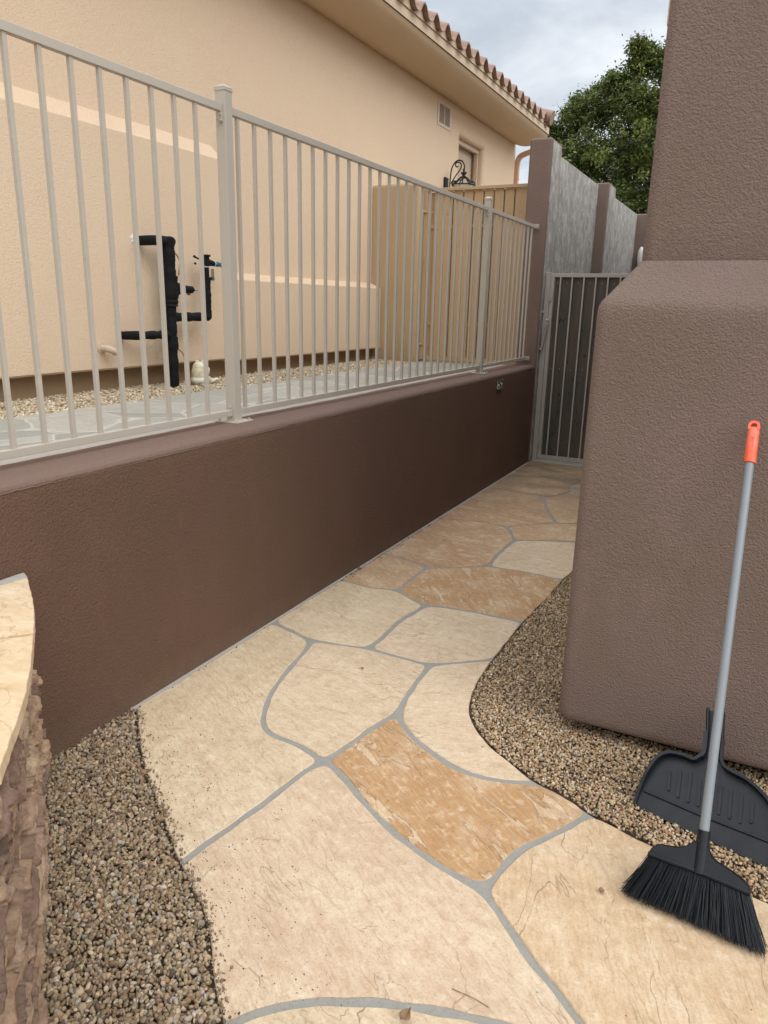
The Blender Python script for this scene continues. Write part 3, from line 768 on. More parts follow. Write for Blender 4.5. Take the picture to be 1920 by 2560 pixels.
# ================================================================== HOUSE
house = thing('house', 'tan stucco house with curved eave, clay tile roof and stepped wall pop outs', 'house', (-4.5, 6, .9))
WX, BX = -3.82, -3.70
def slab(x, y0, y1, z0, z1, x1):
    mb = MB(); mb.box((x1, y0, z0), (x, y1, z1)); return mb
wy0, wy1, wz1 = 9.70, 10.62, 3.60
def rev(k):        # rounded reveal: loop of the opening, k = 0 outer lip .. 1 inside
    r_o = .05*(1-math.sin(k*math.pi/2)); x_ = WX-.05*(1-math.cos(k*math.pi/2))
    return [(x_, wy0-r_o, 2.2), (x_, wy0-r_o, wz1+r_o), (x_, wy1+r_o, wz1+r_o), (x_, wy1+r_o, 2.2)]
mb = MB(); L0 = rev(0); (a_, b_) = (L0[0][1], L0[3][1]); zt_ = L0[1][2]
for (ya, yb, za, zb) in ((-3, a_, .4, 3.935), (a_, b_, zt_, 3.935), (b_, 12.05, .4, 3.935), (a_, b_, .4, 2.2)):
    mb.add([(WX, ya, za), (WX, yb, za), (WX, yb, zb), (WX, ya, zb)], [(0, 1, 2, 3)])
mb.add([(WX, 12.05, .4), (-9, 12.05, .4), (-9, 12.05, 3.935), (WX, 12.05, 3.935)], [(0, 1, 2, 3)])
mb.add([(WX, -3, .4), (-9, -3, .4), (-9, -3, 3.935), (WX, -3, 3.935)], [(0, 1, 2, 3)])
mb.build('wall', M['house'], house)
mb = MB(); ks = [0, .2, .4, .6, .8, 1]; loops = [rev(k) for k in ks]+[[(WX-.2, y, z) for _, y, z in rev(1)]]
for l0, l1 in zip(loops, loops[1:]):
    for q in range(3): mb.add([l0[q], l0[q+1], l1[q+1], l1[q]], [(0, 1, 2, 3)])
mb.build('window_reveal', M['house'], house)
slab(WX+.012, -3, 7.3, .4, 1.07, WX-.2).build('foundation', M['found'], house)
# the two pop outs, with sloping shoulders and rounded edges
def popout(y0, y1, z0, z1, sh, name):
    pr = [(WX-.02, z0), (BX-.012, z0), (BX, z0+.012), (BX, z1-.012), (BX-.012, z1), (WX-.0, z1+sh), (WX-.02, z1+sh)]
    n = 40; vs = []; fs = []
    for i in range(n+1):
        y = lin(y0, y1, i/n)
        vs += [(x+(.003*noise.noise(Vector((y*1.1, z*1.1, 3))) if x > WX else 0), y, z+.003*noise.noise(Vector((y*1.7, z, 9)))) for x, z in pr]
    m = len(pr)
    for i in range(n):
        for k in range(m-1): fs.append((i*m+k, (i+1)*m+k, (i+1)*m+k+1, i*m+k+1))
    fs.append(tuple(range(m))); fs.append(tuple(n*m+k for k in reversed(range(m))))
    mb = MB(); mb.add(vs, fs); return mb.build(name, M['house'], house, smooth=True, angle=22)
popout(-3, 4.72, 1.062, 2.50, .10, 'wall_popout')
popout(4.72, 7.295, 1.045, 1.675, .045, 'wall_popout')
# curved soffit, fascia
sp = [(-3.83, 3.922), (-3.78, 3.905), (-3.72, 3.888), (-3.65, 3.878), (-3.58, 3.880), (-3.51, 3.890), (-3.44, 3.910), (-3.38, 3.94), (-3.335, 3.972), (-3.305, 4.010)]
sp = [tuple(p)[:2] for p in cat_rom([(x, z, 0) for x, z in sp], 3)]
vs = []; fs = []; n = 60; m = len(sp)
for i in range(n+1):
    y = lin(-3, 12.0, i/n); vs += [(x, y, z+.003*noise.noise(Vector((y*1.2, x*5, 1)))) for x, z in sp]
for i in range(n):
    for k in range(m-1): fs.append((i*m+k, (i+1)*m+k, (i+1)*m+k+1, i*m+k+1))
fs.append(tuple(n*m+k for k in range(m)))
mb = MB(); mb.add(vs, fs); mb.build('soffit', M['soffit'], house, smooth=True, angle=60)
mb = MB(); mb.box((-3.34, -3, 4.012), (-3.303, 12.0, 4.103)); mb.box((-4.1, 11.97, 3.93), (-3.34, 12.0, 4.10))
mb.build('fascia', M['trim'], house, bevel=.004)
mb = MB(); mb.box((-3.32, -3, 4.006), (-3.300, 12.0, 4.0125)); mb.build('drip_edge', M['dark'], house)
# clay tile roof: barrel + pan profile extruded up the slope
slope = R(20); per = .2905; r_ = .078
def tile_z(t):                     # t in [0,1) across one tile
    if t < .56:
        a = t/.56*math.pi; return -math.cos(a)*0+.0+.082*math.sin(a)**.85
    a = (t-.56)/.44*math.pi; return -.022*math.sin(a)
def roof_pt(y, s, dz=0): # s up slope from the eave
    return (-3.235-s*math.cos(slope), y, 4.118+s*math.sin(slope)+dz)
ny = int(15/per*20); NS = 20
y_end = 11.62
def course(s0, s1, th, lift0, lift1):
    vs = []; fs = []
    yy = [y_end-k*per/NS for k in range(int(12.0/per)*NS)]
    for y in yy:
        t = (((y_end-y)/per) % 1.0); z = tile_z(t)
        j = .006*noise.noise(Vector((math.floor((y_end-y)/per)*3.3, s0*9, 0)))
        for s, l, d in ((s0+j, lift0, 0), (s1, lift1, 0), (s0+j, lift0, -th), (s1, lift1, -th)):
            vs.append(roof_pt(y, s, z+l+d+j))
    for i in range(len(yy)-1):
        a = i*4; b = a+4
        fs += [(a, b, b+1, a+1), (a+2, a+3, b+3, b+2), (a, a+2, b+2, b)]
    return vs, fs
mb = MB()
for c in range(9): mb.add(*course(c*.36, c*.36+.44, .016, .016, .0))
mb.build('roof', M['tile'], house, smooth=True, angle=50)
mb = MB()   # mortar bird stop behind the tile ends
yy = [y_end-k*per/NS for k in range(int(12.0/per)*NS)]
vs = []; fs = []
for y in yy:
    t = (((y_end-y)/per) % 1.0); z = tile_z(t)
    vs += [(-3.290, y, 4.095), (-3.290, y, 4.118+z+.010), (-3.33, y, 4.095), (-3.33, y, 4.13+z)]
for i in range(len(yy)-1):
    a = i*4; b = a+4; fs += [(a, a+1, b+1, b), (a+1, a+3, b+3, b+1)]
mb.add(vs, fs); mb.build('bird_stop', M['trim'], house)
mb = MB()   # verge: barrel tiles running up the gable edge over stepped courses
for k in range(8):
    a = Vector(roof_pt(y_end+.16, k*.36-.03, .05+.03)); b = Vector(roof_pt(y_end+.16, k*.36+.42, .05)); mb.tube([a, b], [.098, .085], 14)
for k in range(4): mb.box((-4.4, y_end+.02+.03*k, 4.10-.035*k+.03), (-3.26-.02*k, y_end+.19, 4.125-.035*k+.03))
mb.build('verge_tiles', M['tile'], house, smooth=True, angle=50)
mb = MB(); mb.add([roof_pt(-3, .1, -.02), roof_pt(12, .1, -.02), roof_pt(12, 3.4, -.02), roof_pt(-3, 3.4, -.02)], [(0,1,2,3)]); mb.build('roof_deck', M['found'], house)
# louvre vent
vt = MB(); y0, y1, z0, z1 = 8.93, 9.36, 3.585, 3.855
vt.box((WX, y0, z0), (WX+.008, y0+.05, z1)); vt.box((WX, y1-.05, z0), (WX+.008, y1, z1)); vt.box((WX, y0+.05, z0), (WX+.008, y1-.05, z0+.032)); vt.box((WX, y0+.05, z1-.032), (WX+.008, y1-.05, z1))
vt.box((WX, (y0+y1)/2-.012, z0+.032), (WX+.007, (y0+y1)/2+.012, z1-.032))
v = vt.build('vent', M['vent'], house, bevel=.0015)
mb = MB()
for k in range(11):
    z = lin(z0+.040, z1-.040, k/10); mb.bar((WX+.006, y0+.045, z), (WX+.006, y1-.045, z), .012, .006)
mb.build('slats', M['vent'], v)
mb = MB(); mb.box((WX, y0+.045, z0+.03), (WX+.002, y1-.045, z1-.03)); mb.build('opening_shade', M['dark'], v)  # black panel on the solid wall: shade between the slats put into colour
# recessed window behind a rounded reveal
y0, y1, zt = 9.70, 10.62, 3.60
mb = MB(); mb.bar((WX-.10, y0+.002, zt-.03), (WX-.10, y1-.002, zt-.03), .05, .055); mb.bar((WX-.10, y1-.03, 2.21), (WX-.10, y1-.03, zt-.06), .05, .05, up=(0, 1, 0)); mb.bar((WX-.10, y0+.03, 2.21), (WX-.10, y0+.03, zt-.06), .05, .05, up=(0, 1, 0))
wf = mb.build('window', M['trim'], house, bevel=.004)
mb = MB(); mb.box((WX-.19, y0+.0, 2.2), (WX-.165, y1, zt)); mb.build('blind', M['trim'], wf)
# downspout elbow at the house corner
mb = MB()
dp = cat_rom([(-3.80, 12.10, 1.0), (-3.80, 12.10, 3.0), (-3.80, 12.10, 3.45), (-3.795, 12.10, 3.66), (-3.76, 12.10, 3.75), (-3.68, 12.10, 3.79), (-3.5, 12.10, 3.84)], 6)
mb.tube(dp, .05, 4); mb.tube([(-3.80, 12.10, 3.43), (-3.80, 12.10, 3.46)], .056, 4)
tag(mb.build('downspout', M['copper'], house, bevel=.004))

# small capped stub pipe out of the wall
mb = MB(); mb.tube([(BX, 3.44, 1.20), (BX+.05, 3.44, 1.20), (BX+.06, 3.45, 1.195), (BX+.06, 3.50, 1.175)], .022, 12)
mb.tube([(BX, 3.44, 1.20), (BX+.006, 3.44, 1.20)], .034, 14)
tag(mb.build('pipe_stub', M['trim'], smooth=True), 'small tan painted pipe stub out of the house wall low down', 'pipe')

# ================================================================== BLACK PIPEWORK
px = -3.58
pipe = thing('wrapped_pipes', 'black foam wrapped water pipes and valves standing against the tan wall', 'pipes', (px, 3.94, .92))
def wrap(mb, pts, r, n=16, am=.0035):
    q = []
    for i in range(len(pts)-1):
        a = Vector(pts[i]); b = Vector(pts[i+1]); k = max(1, int((b-a).length/.012))
        q += [a.lerp(b, j/k) for j in range(k)]
    q.append(Vector(pts[-1]))
    rr = [r+am*noise.noise(Vector((p.y*50, p.z*50, 0)))+(.0026 if int((p.z+p.y)*17) % 2 else 0) for p in q]
    mb.tube(q, rr, n)
mb = MB(); wrap(mb, [(px, 3.940, .90), (px, 3.945, 1.22)], .034); wrap(mb, [(px, 3.945, 1.18), (px, 3.945, 1.26)], .040); wrap(mb, [(px, 3.945, 1.24), (px, 3.950, 1.50)], .034)
wrap(mb, [(px, 3.950, 1.46), (px, 3.952, 1.52)], .047); mb.sphere((px, 3.951, 1.49), (.052, .052, .034)); wrap(mb, [(px, 3.952, 1.51), (px, 3.955, 1.655)], .052); wrap(mb, [(px, 3.955, 1.65), (px, 3.955, 1.88)], .041)
mb.build('riser', M['black_foam'], pipe, smooth=True)
mb = MB(); wrap(mb, [(BX+.005, 3.80, 1.865), (px, 3.83, 1.868), (px, 3.985, 1.872)], .030); mb.sphere((px, 3.985, 1.872), .032); wrap(mb, [(px+.0, 3.955, 1.84), (px, 3.955, 1.89)], .043); mb.build('upper_branch', M['black_foam'], pipe, smooth=True)
mb = MB(); wrap(mb, [(BX+.005, 3.60, 1.275), (px, 3.63, 1.277), (px, 3.93, 1.277)], .025, am=.004); mb.build('lower_branch', M['black_foam'], pipe, smooth=True)
mb = MB(); wrap(mb, [(px, 3.97, 1.39), (px, 4.325, 1.392)], .029); mb.sphere((px, 4.325, 1.394), .030); wrap(mb, [(px, 4.327, 1.39), (px, 4.327, 1.66)], .027); mb.build('side_branch', M['black_foam'], pipe, smooth=True)
mb = MB(); mb.tube([(px, 4.0, 1.575), (px+.02, 4.09, 1.573)], [.046, .026], 16); mb.tube([(px+.02, 4.09, 1.573), (px+.025, 4.14, 1.572)], .024, 14); mb.tube([(px+.025, 4.14, 1.572), (px+.03, 4.17, 1.572)], [.015, .006], 12)
mb.build('relief_cap', M['black_foam'], pipe, smooth=True)
mb = MB(); mb.box((px, 4.115, 1.535), (px+.012, 4.14, 1.553)); mb.build('brass_tag', M['brass'], pipe); mb = MB(); mb.tube([(px+.03, 4.158, 1.572), (px+.032, 4.185, 1.572)], .008, 8); mb.build('brass_fitting', M['brass'], pipe); mb = MB(); mb.tube([(px+.032, 4.36, 1.72), (px+.032, 4.36, 1.66)], .010, 8); mb.box((px+.02, 4.345, 1.64), (px+.04, 4.37, 1.665)); mb.build('brass_fitting', M['brass'], pipe)
mb = MB(); mb.tube([(px, 4.327, 1.655), (px, 4.327, 1.735)], .022, 14); mb.tube([(px, 4.327, 1.735), (px, 4.327, 1.80)], .027, 14); mb.tube([(px, 4.327, 1.80), (px, 4.327, 1.812)], .036, 14)
mb.tube([(px, 4.327, 1.765), (px, 4.41, 1.757)], [.028, .018], 12); mb.tube([(px, 4.21, 1.79), (px, 4.215, 1.795)], .011, 8); mb.tube([(px, 4.215, 1.745), (px, 4.22, 1.75)], .009, 8); mb.tube([(px, 4.215, 1.79), (px, 4.30, 1.77)], .006, 8)
mb.build('vacuum_breaker', M['black_foam'], pipe, smooth=True)
mb = MB(); mb.tube([(px, 4.41, 1.757), (px, 4.46, 1.755)], .018, 12); mb.tube([(px, 4.46, 1.755), (px, 4.50, 1.754)], .014, 12); mb.tube([(px, 4.50, 1.754), (px, 4.53, 1.753)], [.016, .032], 12); mb.build('hose_bib', M['blue'], pipe, smooth=True)
mb = MB(); mb.tube([(px, 4.327, 1.728), (px, 4.327, 1.736)], .024, 14); mb.build('white_band', M['white'], pipe); mb = MB(); mb.tube([(px, 4.415, 1.757), (px, 4.420, 1.757)], .020, 12); mb.build('white_band', M['white'], pipe)
mb = MB(); mb.tube(cat_rom([(px+.03, 3.99, 1.80), (px+.04, 4.015, 1.75), (px+.03, 4.01, 1.66)], 6), .005, 6); mb.build('wire', M['copperwire'], pipe, smooth=True); mb = MB(); mb.tube(cat_rom([(px+.03, 3.97, 1.18), (px+.05, 4.0, 1.13), (px+.05, 4.012, .98)], 6), .005, 6); mb.build('wire', M['copperwire'], pipe, smooth=True)
mb = MB()
for i in range(26):
    a = rnd.uniform(0, 6.28); rr = rnd.uniform(.015, .036)
    mb.sphere((BX+.001, 3.79+rr*math.cos(a), 1.868+rr*math.sin(a)), (.006, rnd.uniform(.008, .018), rnd.uniform(.006, .014)), 8, 6)
mb.build('plaster_patch', M['white'], pipe, smooth=True); mb = MB(); mb.sphere((BX, 3.59, 1.28), (.006, .028, .026), 12, 8); mb.build('plaster_patch', M['white'], pipe, smooth=True)

# ================================================================== FROG ORNAMENT
frog = thing('frog_statue', 'cream stone frog ornament sitting upright on the pale pebbles', 'statue', (-3.55, 4.17, TZ))
mb = MB(); fx0, fy0 = -3.55, 4.17
def sp_(dy, dz, r, dx=0, rot=0):
    mb.sphere((fx0+dx, fy0+dy, TZ+dz), r, 20, 14, Matrix.Rotation(rot, 3, 'X'))
sp_(-.004, .068, (.052, .056, .080)); sp_(-.010, .03, (.058, .060, .038)); sp_(.004, .122, (.046, .050, .040), 0, R(10)); sp_(.030, .112, (.040, .036, .022), 0, R(8)); sp_(0, .09, (.050, .054, .05))
for s in (-1, 1):
    sp_(.012, .158, (.013, .015, .013), s*.024)
    sp_(.035, .035, (.020, .055, .028), s*.042, R(-15)); sp_(.085, .022, (.016, .042, .014), s*.048, R(12)); sp_(.125, .030, (.018, .020, .012), s*.05)
    sp_(.052, .082, (.015, .016, .042), s*.030, R(-25)); sp_(.062, .045, (.014, .018, .012), s*.018)
b = mb.build('body', M['toad'], frog, smooth=True)
rm = b.modifiers.new('join', 'REMESH'); rm.mode = 'VOXEL'; rm.voxel_size = .0028; rm.use_smooth_shade = True
sm = b.modifiers.new('soft', 'SMOOTH'); sm.iterations = 5
mb = MB()
for s in (-1, 1): mb = MB(); mb.sphere((fx0+s*.026, fy0+.020, TZ+.160), .0055, 10, 8); mb.build('eye', M['found'], frog, smooth=True)

# ================================================================== WING WALL AND HOUSE GATE
mb = MB()
vs, fs = grid(lambda u, v: (lin(-3.80, -3.285, u), 7.30+.003*noise.noise(Vector((u*3, v*5, 0))), lin(.6, 2.69, v)), 14, 40)
mb.box((-3.84, 7.30, .6), (-3.283, 7.62, 2.69))
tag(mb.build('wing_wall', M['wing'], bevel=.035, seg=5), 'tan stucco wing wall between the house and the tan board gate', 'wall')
hg = thing('house_gate', 'wide tan painted board gate reaching from wing wall to brown pillar', 'gate', (-2.75, 7.42, .93))
hy = 7.42
mb = MB(); zt = 2.628
mb.bar((-3.255, hy, .95), (-3.255, hy, zt), .045, .04, up=(1, 0, 0)); mb.bar((-2.185, hy, .95), (-2.185, hy, zt), .03, .04, up=(1, 0, 0))
mb.bar((-3.28, hy-.002, zt+.0), (-2.16, hy-.002, zt+.0), .045, .030); mb.bar((-3.23, hy, .965), (-2.2, hy, .965), .04, .035)
for z in (1.32, 2.28): mb.bar((-3.23, hy+.02, z), (-2.2, hy+.02, z), .02, .03)
mb.build('gate_frame', M['gatetan'], hg, bevel=.002)
xs = [-3.175, -3.075, -2.967, -2.859, -2.751, -2.645, -2.540, -2.435, -2.330, -2.205]
for i in range(len(xs)-1):
    mb = MB(); mb.box((xs[i]+.0065, hy+.002, .985), (xs[i+1]-.0065, hy+.014, zt-.018)); mb.build('board', M['gatetan'], hg, bevel=.0015, seg=1)
mb = MB(); mb.box((-3.23, hy+.03, .97), (-2.19, hy+.032, zt-.02)); mb.build('backing', M['gatetan'], hg)
mb = MB()
for i in range(len(xs)-1):
    for z in (2.40, 1.76, 1.10): mb = MB(); mb.sphere(((xs[i]+xs[i+1])/2, hy+.001, z+rnd.uniform(-.006, .006)), (.008, .005, .008), 8, 6); mb.build('bolt', M['gatetan'], hg, smooth=True)
mb = MB()
for z in (2.42, 1.105):
    mb.tube([(-3.30, hy-.03, z), (-3.245, hy-.03, z)], .013, 8); mb.sphere((-3.275, hy-.035, z), .019, 8, 6); mb.tube([(-3.28, hy-.03, z), (-3.285, hy-.035, z-.05)], .007, 6)
    mb.bar((-3.25, hy-.02, z), (-3.165, hy-.02, z), .012, .012); mb.build('hinge', M['gatetan'], hg); mb = MB()
def spring(mb, a, b, r=.013, turns=13):
    a = Vector(a); b = Vector(b); t = (b-a).normalized(); u = t.orthogonal().normalized(); v_ = t.cross(u); pts = []
    for k in range(turns*8+1):
        an = k/8*2*math.pi; pts.append(a.lerp(b, k/(turns*8))+(u*math.cos(an)+v_*math.sin(an))*r)
    mb.tube(pts, .0042, 5); mb.tube([a, b], r*.75, 8)
mb = MB(); spring(mb, (-3.272, hy-.045, 1.955), (-3.300, hy-.045, 1.73)); mb.tube([(-3.262, hy-.04, 1.99), (-3.274, hy-.045, 1.95)], .009, 6); mb.sphere((-3.303, hy-.045, 1.715), .012, 8, 6)
mb.build('closer_spring', M['gatetan'], hg)

# ================================================================== BROWN PILLAR AND BARE GREY WALL
mb = MB(); mb.box((-2.158, 7.222, -.05), (-1.950, 7.592, 2.995))
pil = thing('gate_pillar', 'tall brown stucco pillar between the two gates, bare grey on its side', 'pillar', (-2.05, 7.4, 0))
mb.build('shaft', M['column'], pil, bevel=.022, seg=4)
mb = MB(); mb.box((-1.949, 7.250, .0), (-1.9455, 7.572, 2.970)); mb.build('bare_side', M['grey'], pil, bevel=.001)
gw = thing('grey_wall', 'unpainted grey stucco wall running on behind the dark gate', 'wall', (-2.0, 9.5, 0))
mb = MB(); mb.box((-2.13, 7.595, -.05), (-1.95, 12.7, 2.892)); mb.build('wall_panel', M['grey'], gw, bevel=.006)
for (ya, yb, xo, zt) in ((9.38, 9.80, -1.825, 2.915), (12.35, 12.75, -1.78, 2.90)):
    mb = MB(); mb.box((-2.15, ya, -.05), (xo, yb, zt)); p_ = mb.build('pilaster', M['column'], gw, bevel=.02, seg=3)
    mb = MB(); mb.box((xo+.0005, ya+.025, 0), (xo+.003, yb-.02, zt-.022)); mb.build('bare_face', M['grey'], p_)
mb = MB(); mb.sphere((-1.83, 12.30, 2.28), (.05, .05, .15), 24, 16)
tag(mb.build('white_cover', M['white'], smooth=True), 'white rounded cover showing as a sliver left of the brown column', 'cover')
# a yard wall and neighbour building closing the alley beyond the gate
mb = MB(); mb.box((-2.0, 12.78, -.05), (3, 12.98, 2.2)); tag(mb.build('back_wall', M['column'], bevel=.01), 'brown stucco wall closing the alley, barely seen beyond the gate', 'wall')

# ================================================================== PATH GATE
pg = thing('path_gate', 'grey steel framed gate with dark weathered vertical boards at path end', 'gate', (-1.5, 7.36, .02))
gy = 7.345
mb = MB(); mb.box((-1.9415, gy-.025, 0.0), (-1.893, gy+.025, 1.832)); mb.build('hinge_post', M['metal2'], pg, bevel=.003)
mb = MB(); mb.bar((-1.874, gy, .035), (-1.874, gy, 1.805), .035, .035, up=(1, 0, 0)); mb.bar((-.965, gy, .035), (-.965, gy, 1.805), .035, .035, up=(1, 0, 0))
mb.bar((-1.892, gy, 1.806), (-.948, gy, 1.806), .038, .034); mb.bar((-1.892, gy, .048), (-.948, gy, .048), .038, .034)
mb.build('gate_frame', M['metal2'], pg, bevel=.0025)
tx = [-1.798+.1105*k for k in range(8)]
for x in tx: 
    mb = MB(); mb.bar((x, gy-.012, .065), (x, gy-.012, 1.79), .018, .014, up=(1, 0, 0)); mb.build('rail_bar', M['metal2'], pg, bevel=.0015, seg=1)
ed = [-1.856]+tx+[-.983]
for i in range(len(ed)-1):
    mb = MB(); mb.box((ed[i]+.004, gy+.002, .067), (ed[i+1]-.004, gy+.018, 1.788)); mb.build('board', M['wood'], pg, bevel=.002, seg=1)
mb = MB()
for i in range(len(ed)-1):
    xm = (ed[i]+ed[i+1])/2
    for z in (1.735, .93+.02*math.sin(i*3)): mb = MB(); mb.sphere((xm, gy+.001, z), (.0055, .003, .0055), 8, 6); mb.build('bolt', M['brass'], pg, smooth=True)
for z in (1.62, .22): mb = MB(); mb.tube([(-1.884, gy-.030, z-.05), (-1.884, gy-.030, z+.05)], .009, 8); mb.box((-1.905, gy-.028, z-.045), (-1.865, gy-.024, z+.045)); mb.build('hinge', M['metal2'], pg)
mb = MB(); mb.tube([(-1.945, gy-.03, 1.47), (-1.935, gy-.05, 1.47)], .012, 8)
mb.build('bolt', M['metal2'], pg)
for z in (.62, .50, .34): mb = MB(); mb.sphere((-1.915, gy-.026, z), .006, 8, 6); mb.build('bolt', M['metal2'], pg)
mb = MB(); spring(mb, (-1.885, gy-.055, 1.37), (-1.925, gy-.055, 1.13), .012, 14); mb.tube([(-1.90, gy-.055, 1.392), (-1.868, gy-.055, 1.392)], .012, 8); mb.sphere((-1.93, gy-.055, 1.115), .015, 8, 6); mb.build('closer_spring', M['metal2'], pg)
mb = MB(); mb.box((-1.94, 7.28, -.05), (-.85, 7.42, .006)); tag(mb.build('threshold', M['mortar'], bevel=.004), kind='structure')

# ================================================================== RIGHT-HAND COLUMN
cx, cy = -.484, 2.452
colm = thing('stucco_column', 'massive mauve brown stucco column with a rounded wider base, broom leaning on it', 'column', (.4, 3, 0))
def rrect(x0, y0, x1, y1, r, n=6):
    P = []
    for (a, b, s) in ((x0+r, y0+r, math.pi), (x1-r, y0+r, 1.5*math.pi), (x1-r, y1-r, 0), (x0+r, y1-r, .5*math.pi)):
        for k in range(n+1): t = s+k/n*math.pi/2; P.append((a+r*math.cos(t), b+r*math.sin(t)))
    return P
def loft(levels, subdiv=12, am=.0025):
    """levels: (z, inset); rounded rectangle rings, long sides subdivided so the plaster can waver"""
    rings = []
    for z, ins in levels:
        P = rrect(cx+ins, cy+ins, 2.2-ins, 3.5-ins, .035); Q = []
        for i in range(len(P)):
            a, b = P[i], P[(i+1) % len(P)]; n = subdiv if math.hypot(b[0]-a[0], b[1]-a[1]) > .3 else 1
            for k in range(n): Q.append((lin(a[0], b[0], k/n), lin(a[1], b[1], k/n)))
        rings.append([(x+am*noise.noise(Vector((x*2.5, z*2.5, 4)))*1.0, y+am*noise.noise(Vector((x*2.5+9, z*2.5, y))), z+am*noise.noise(Vector((x*2, y*2, z)))) for x, y in Q])
    n = len(rings[0]); vs = [p for r in rings for p in r]; fs = []
    for i in range(len(rings)-1):
        for k in range(n): fs.append((i*n+k, i*n+(k+1) % n, (i+1)*n+(k+1) % n, (i+1)*n+k))
    fs.append(tuple(reversed(range(n)))); fs.append(tuple((len(rings)-1)*n+k for k in range(n)))
    return vs, fs
lv = [(.045, .035), (.046, .02), (.052, .009), (.065, .002), (.09, 0)]+[(.09+.07*k, 0) for k in range(1, 20)]
lv += [(1.47, 0), (1.50, .001), (1.515, .004), (1.528, .010), (1.540, .019), (1.553, .030), (1.58, .050), (1.61, .073), (1.635, .092), (1.652, .104)]
mb = MB(); mb.add(*loft(lv)); mb.build('column_base', M['column'], colm, smooth=True, angle=70)
mb = MB(); mb.add(*loft([(1.648, .107), (1.66, .104)]+[(1.66+.1*k, .104) for k in range(1, 34)])); mb.build('column_shaft', M['column'], colm, smooth=True, angle=70)
mb = MB(); mb.box((cx+.10, cy+.09, -.06), (2.1, 3.4, .05)); mb.build('footing', M['dark'], colm)  # recessed footing, coloured near-black to paint in the shadow gap
rw = MB(); rw.box((-.42, 3.55, -.05), (3, 12.7, 3.0)); tag(rw.build('right_building', M['column'], bevel=.02), 'brown stucco building wall hidden behind the column on the alley side', 'building')
rw = MB(); rw.box((-.72, 4.85, 3.02), (3, 12.7, 3.30)); tag(rw.build('alley_shade_slab', M['trim'], bevel=.01), 'added unseen slab that shades the alley, hidden behind the brown column', 'roof')  # invented overhang, out of view, added to darken the alley
mb = MB(); mb.box((-.93, 7.30, -.05), (-.424, 7.42, 1.85)); tag(mb.build('gate_stub_wall', M['column'], bevel=.01), 'short brown wall the dark board gate closes against', 'wall')

# ================================================================== STONE SEAT WALL (bottom left)
seat = thing('stone_seat_wall', 'low stone veneer seat wall with sandstone cap at the bottom left', 'wall', (-1.6, 1.0, 0))
a0 = Vector((-1.965, 1.440)); dirv = Vector((.797, -.604)).normalized()
# the foot line measured on the gravel
a0 = Vector((-1.965, 1.432)); a1 = Vector((-1.18, .768)); dirv = (a1-a0).normalized(); nrmv = Vector((-dirv.y, dirv.x))
if nrmv.x < 0: nrmv = -nrmv
LEN = 2.4; HT = .655
rows = []; z = -.02
while z < HT:
    h = rnd.uniform(.012, .048); row = []; s = -rnd.uniform(0, .2)
    while s < LEN:
        l = rnd.uniform(.06, .24); row.append((s, s+l, rnd.uniform(0, .034), rnd.random(), rnd.uniform(-.3, .3))); s += l
    rows.append((z, z+h, row)); z += h
cols_ = [(.66,.45,.29),(.52,.35,.23),(.72,.53,.36),(.36,.235,.165),(.62,.43,.30),(.47,.31,.22),(.70,.48,.28)]
NS_, NZ_ = 420, 190
vv = []; cc = []
for jz in range(NZ_+1):
    for i_ in range(NS_+1):
        s = LEN*i_/NS_; zz = HT*jz/NZ_
        zq = zz+.040*noise.noise(Vector((s*4, zz*3, 0)))+.014*noise.noise(Vector((s*19, zz*9, 2)))
        sq = s+.030*noise.noise(Vector((s*7, zz*25, 7)))
        d = 0; c = cols_[0]
        for (za, zb, row) in rows:
            if za <= zq < zb:
                for (sa, sb, dp_, hc, tl) in row:
                    if sa <= sq < sb:
                        e = min(zq-za, zb-zq, (sq-sa)*.8, (sb-sq)*.8); k = min(1, max(0, e/.005)); k = k*k*(3-2*k)
                        d = (dp_+(zq-(za+zb)/2)*tl*1.5)*k-.022*(1-k); c = cols_[int(hc*len(cols_))]; break
                break
        d += .012*noise.noise(Vector((s*13, zz*24, 3)))+.007*abs(noise.noise(Vector((s*34, zz*60, 3))))-.006*abs(noise.noise(Vector((s*9, zz*40, 6))))
        if zz > HT-.05: d = min(d, .024-.02*(zz-HT+.05)/.05)
        p = a0+dirv*s+nrmv*(d-.008)
        vv.append((p.x, p.y, zz)); cc.append((*c, 1))
ff = [(j*(NS_+1)+i, j*(NS_+1)+i+1, (j+1)*(NS_+1)+i+1, (j+1)*(NS_+1)+i) for j in range(NZ_) for i in range(NS_)]
mb = MB(); mb.add(vv, ff)
o = mb.build('stone_veneer', M['veneer'], seat, smooth=True, angle=180)
set_attr(o.data, 'tone', 'FLOAT_COLOR', 'POINT', cc, 'color')
# cap stones: outer edge measured; joint across; mortar wedge at the brown wall
ce = [(-1.930, 1.421), (-1.893, 1.402), (-1.70, 1.268), (-1.543, 1.142), (-1.425, 1.040), (-1.31, .935), (-1.113, .724), (-.62, .26), (-.1, -.25)]
def inner(p, w=.52): return (p[0]-.655*w, p[1]-.755*w)
def capstone(pts, z0, z1, mat, name, wv=.002):
    pts2 = [(x, y) for x, y in pts]
    poly = pts2+[inner(p) for p in reversed(pts2)]
    poly = [(max(x, -1.950), y) for x, y in poly]; q = clean(poly)
    if area(q) < 0: q.reverse()
    q = resample(q, .025); q = [(x+wv*noise.noise(Vector((x*22, y*22, 0))), y+wv*noise.noise(Vector((x*22, y*22, 5)))) for x, y in q]
    mb = MB(); mb.prism(q, lambda u, v, n: (u, v, n), z0, z1); return mb.build(name, mat, seat, bevel=.003)
capstone([(-1.945, 1.425), (-1.930, 1.421), (-1.897, 1.404)], .650, .679, M['mortar'], 'mortar_wedge')
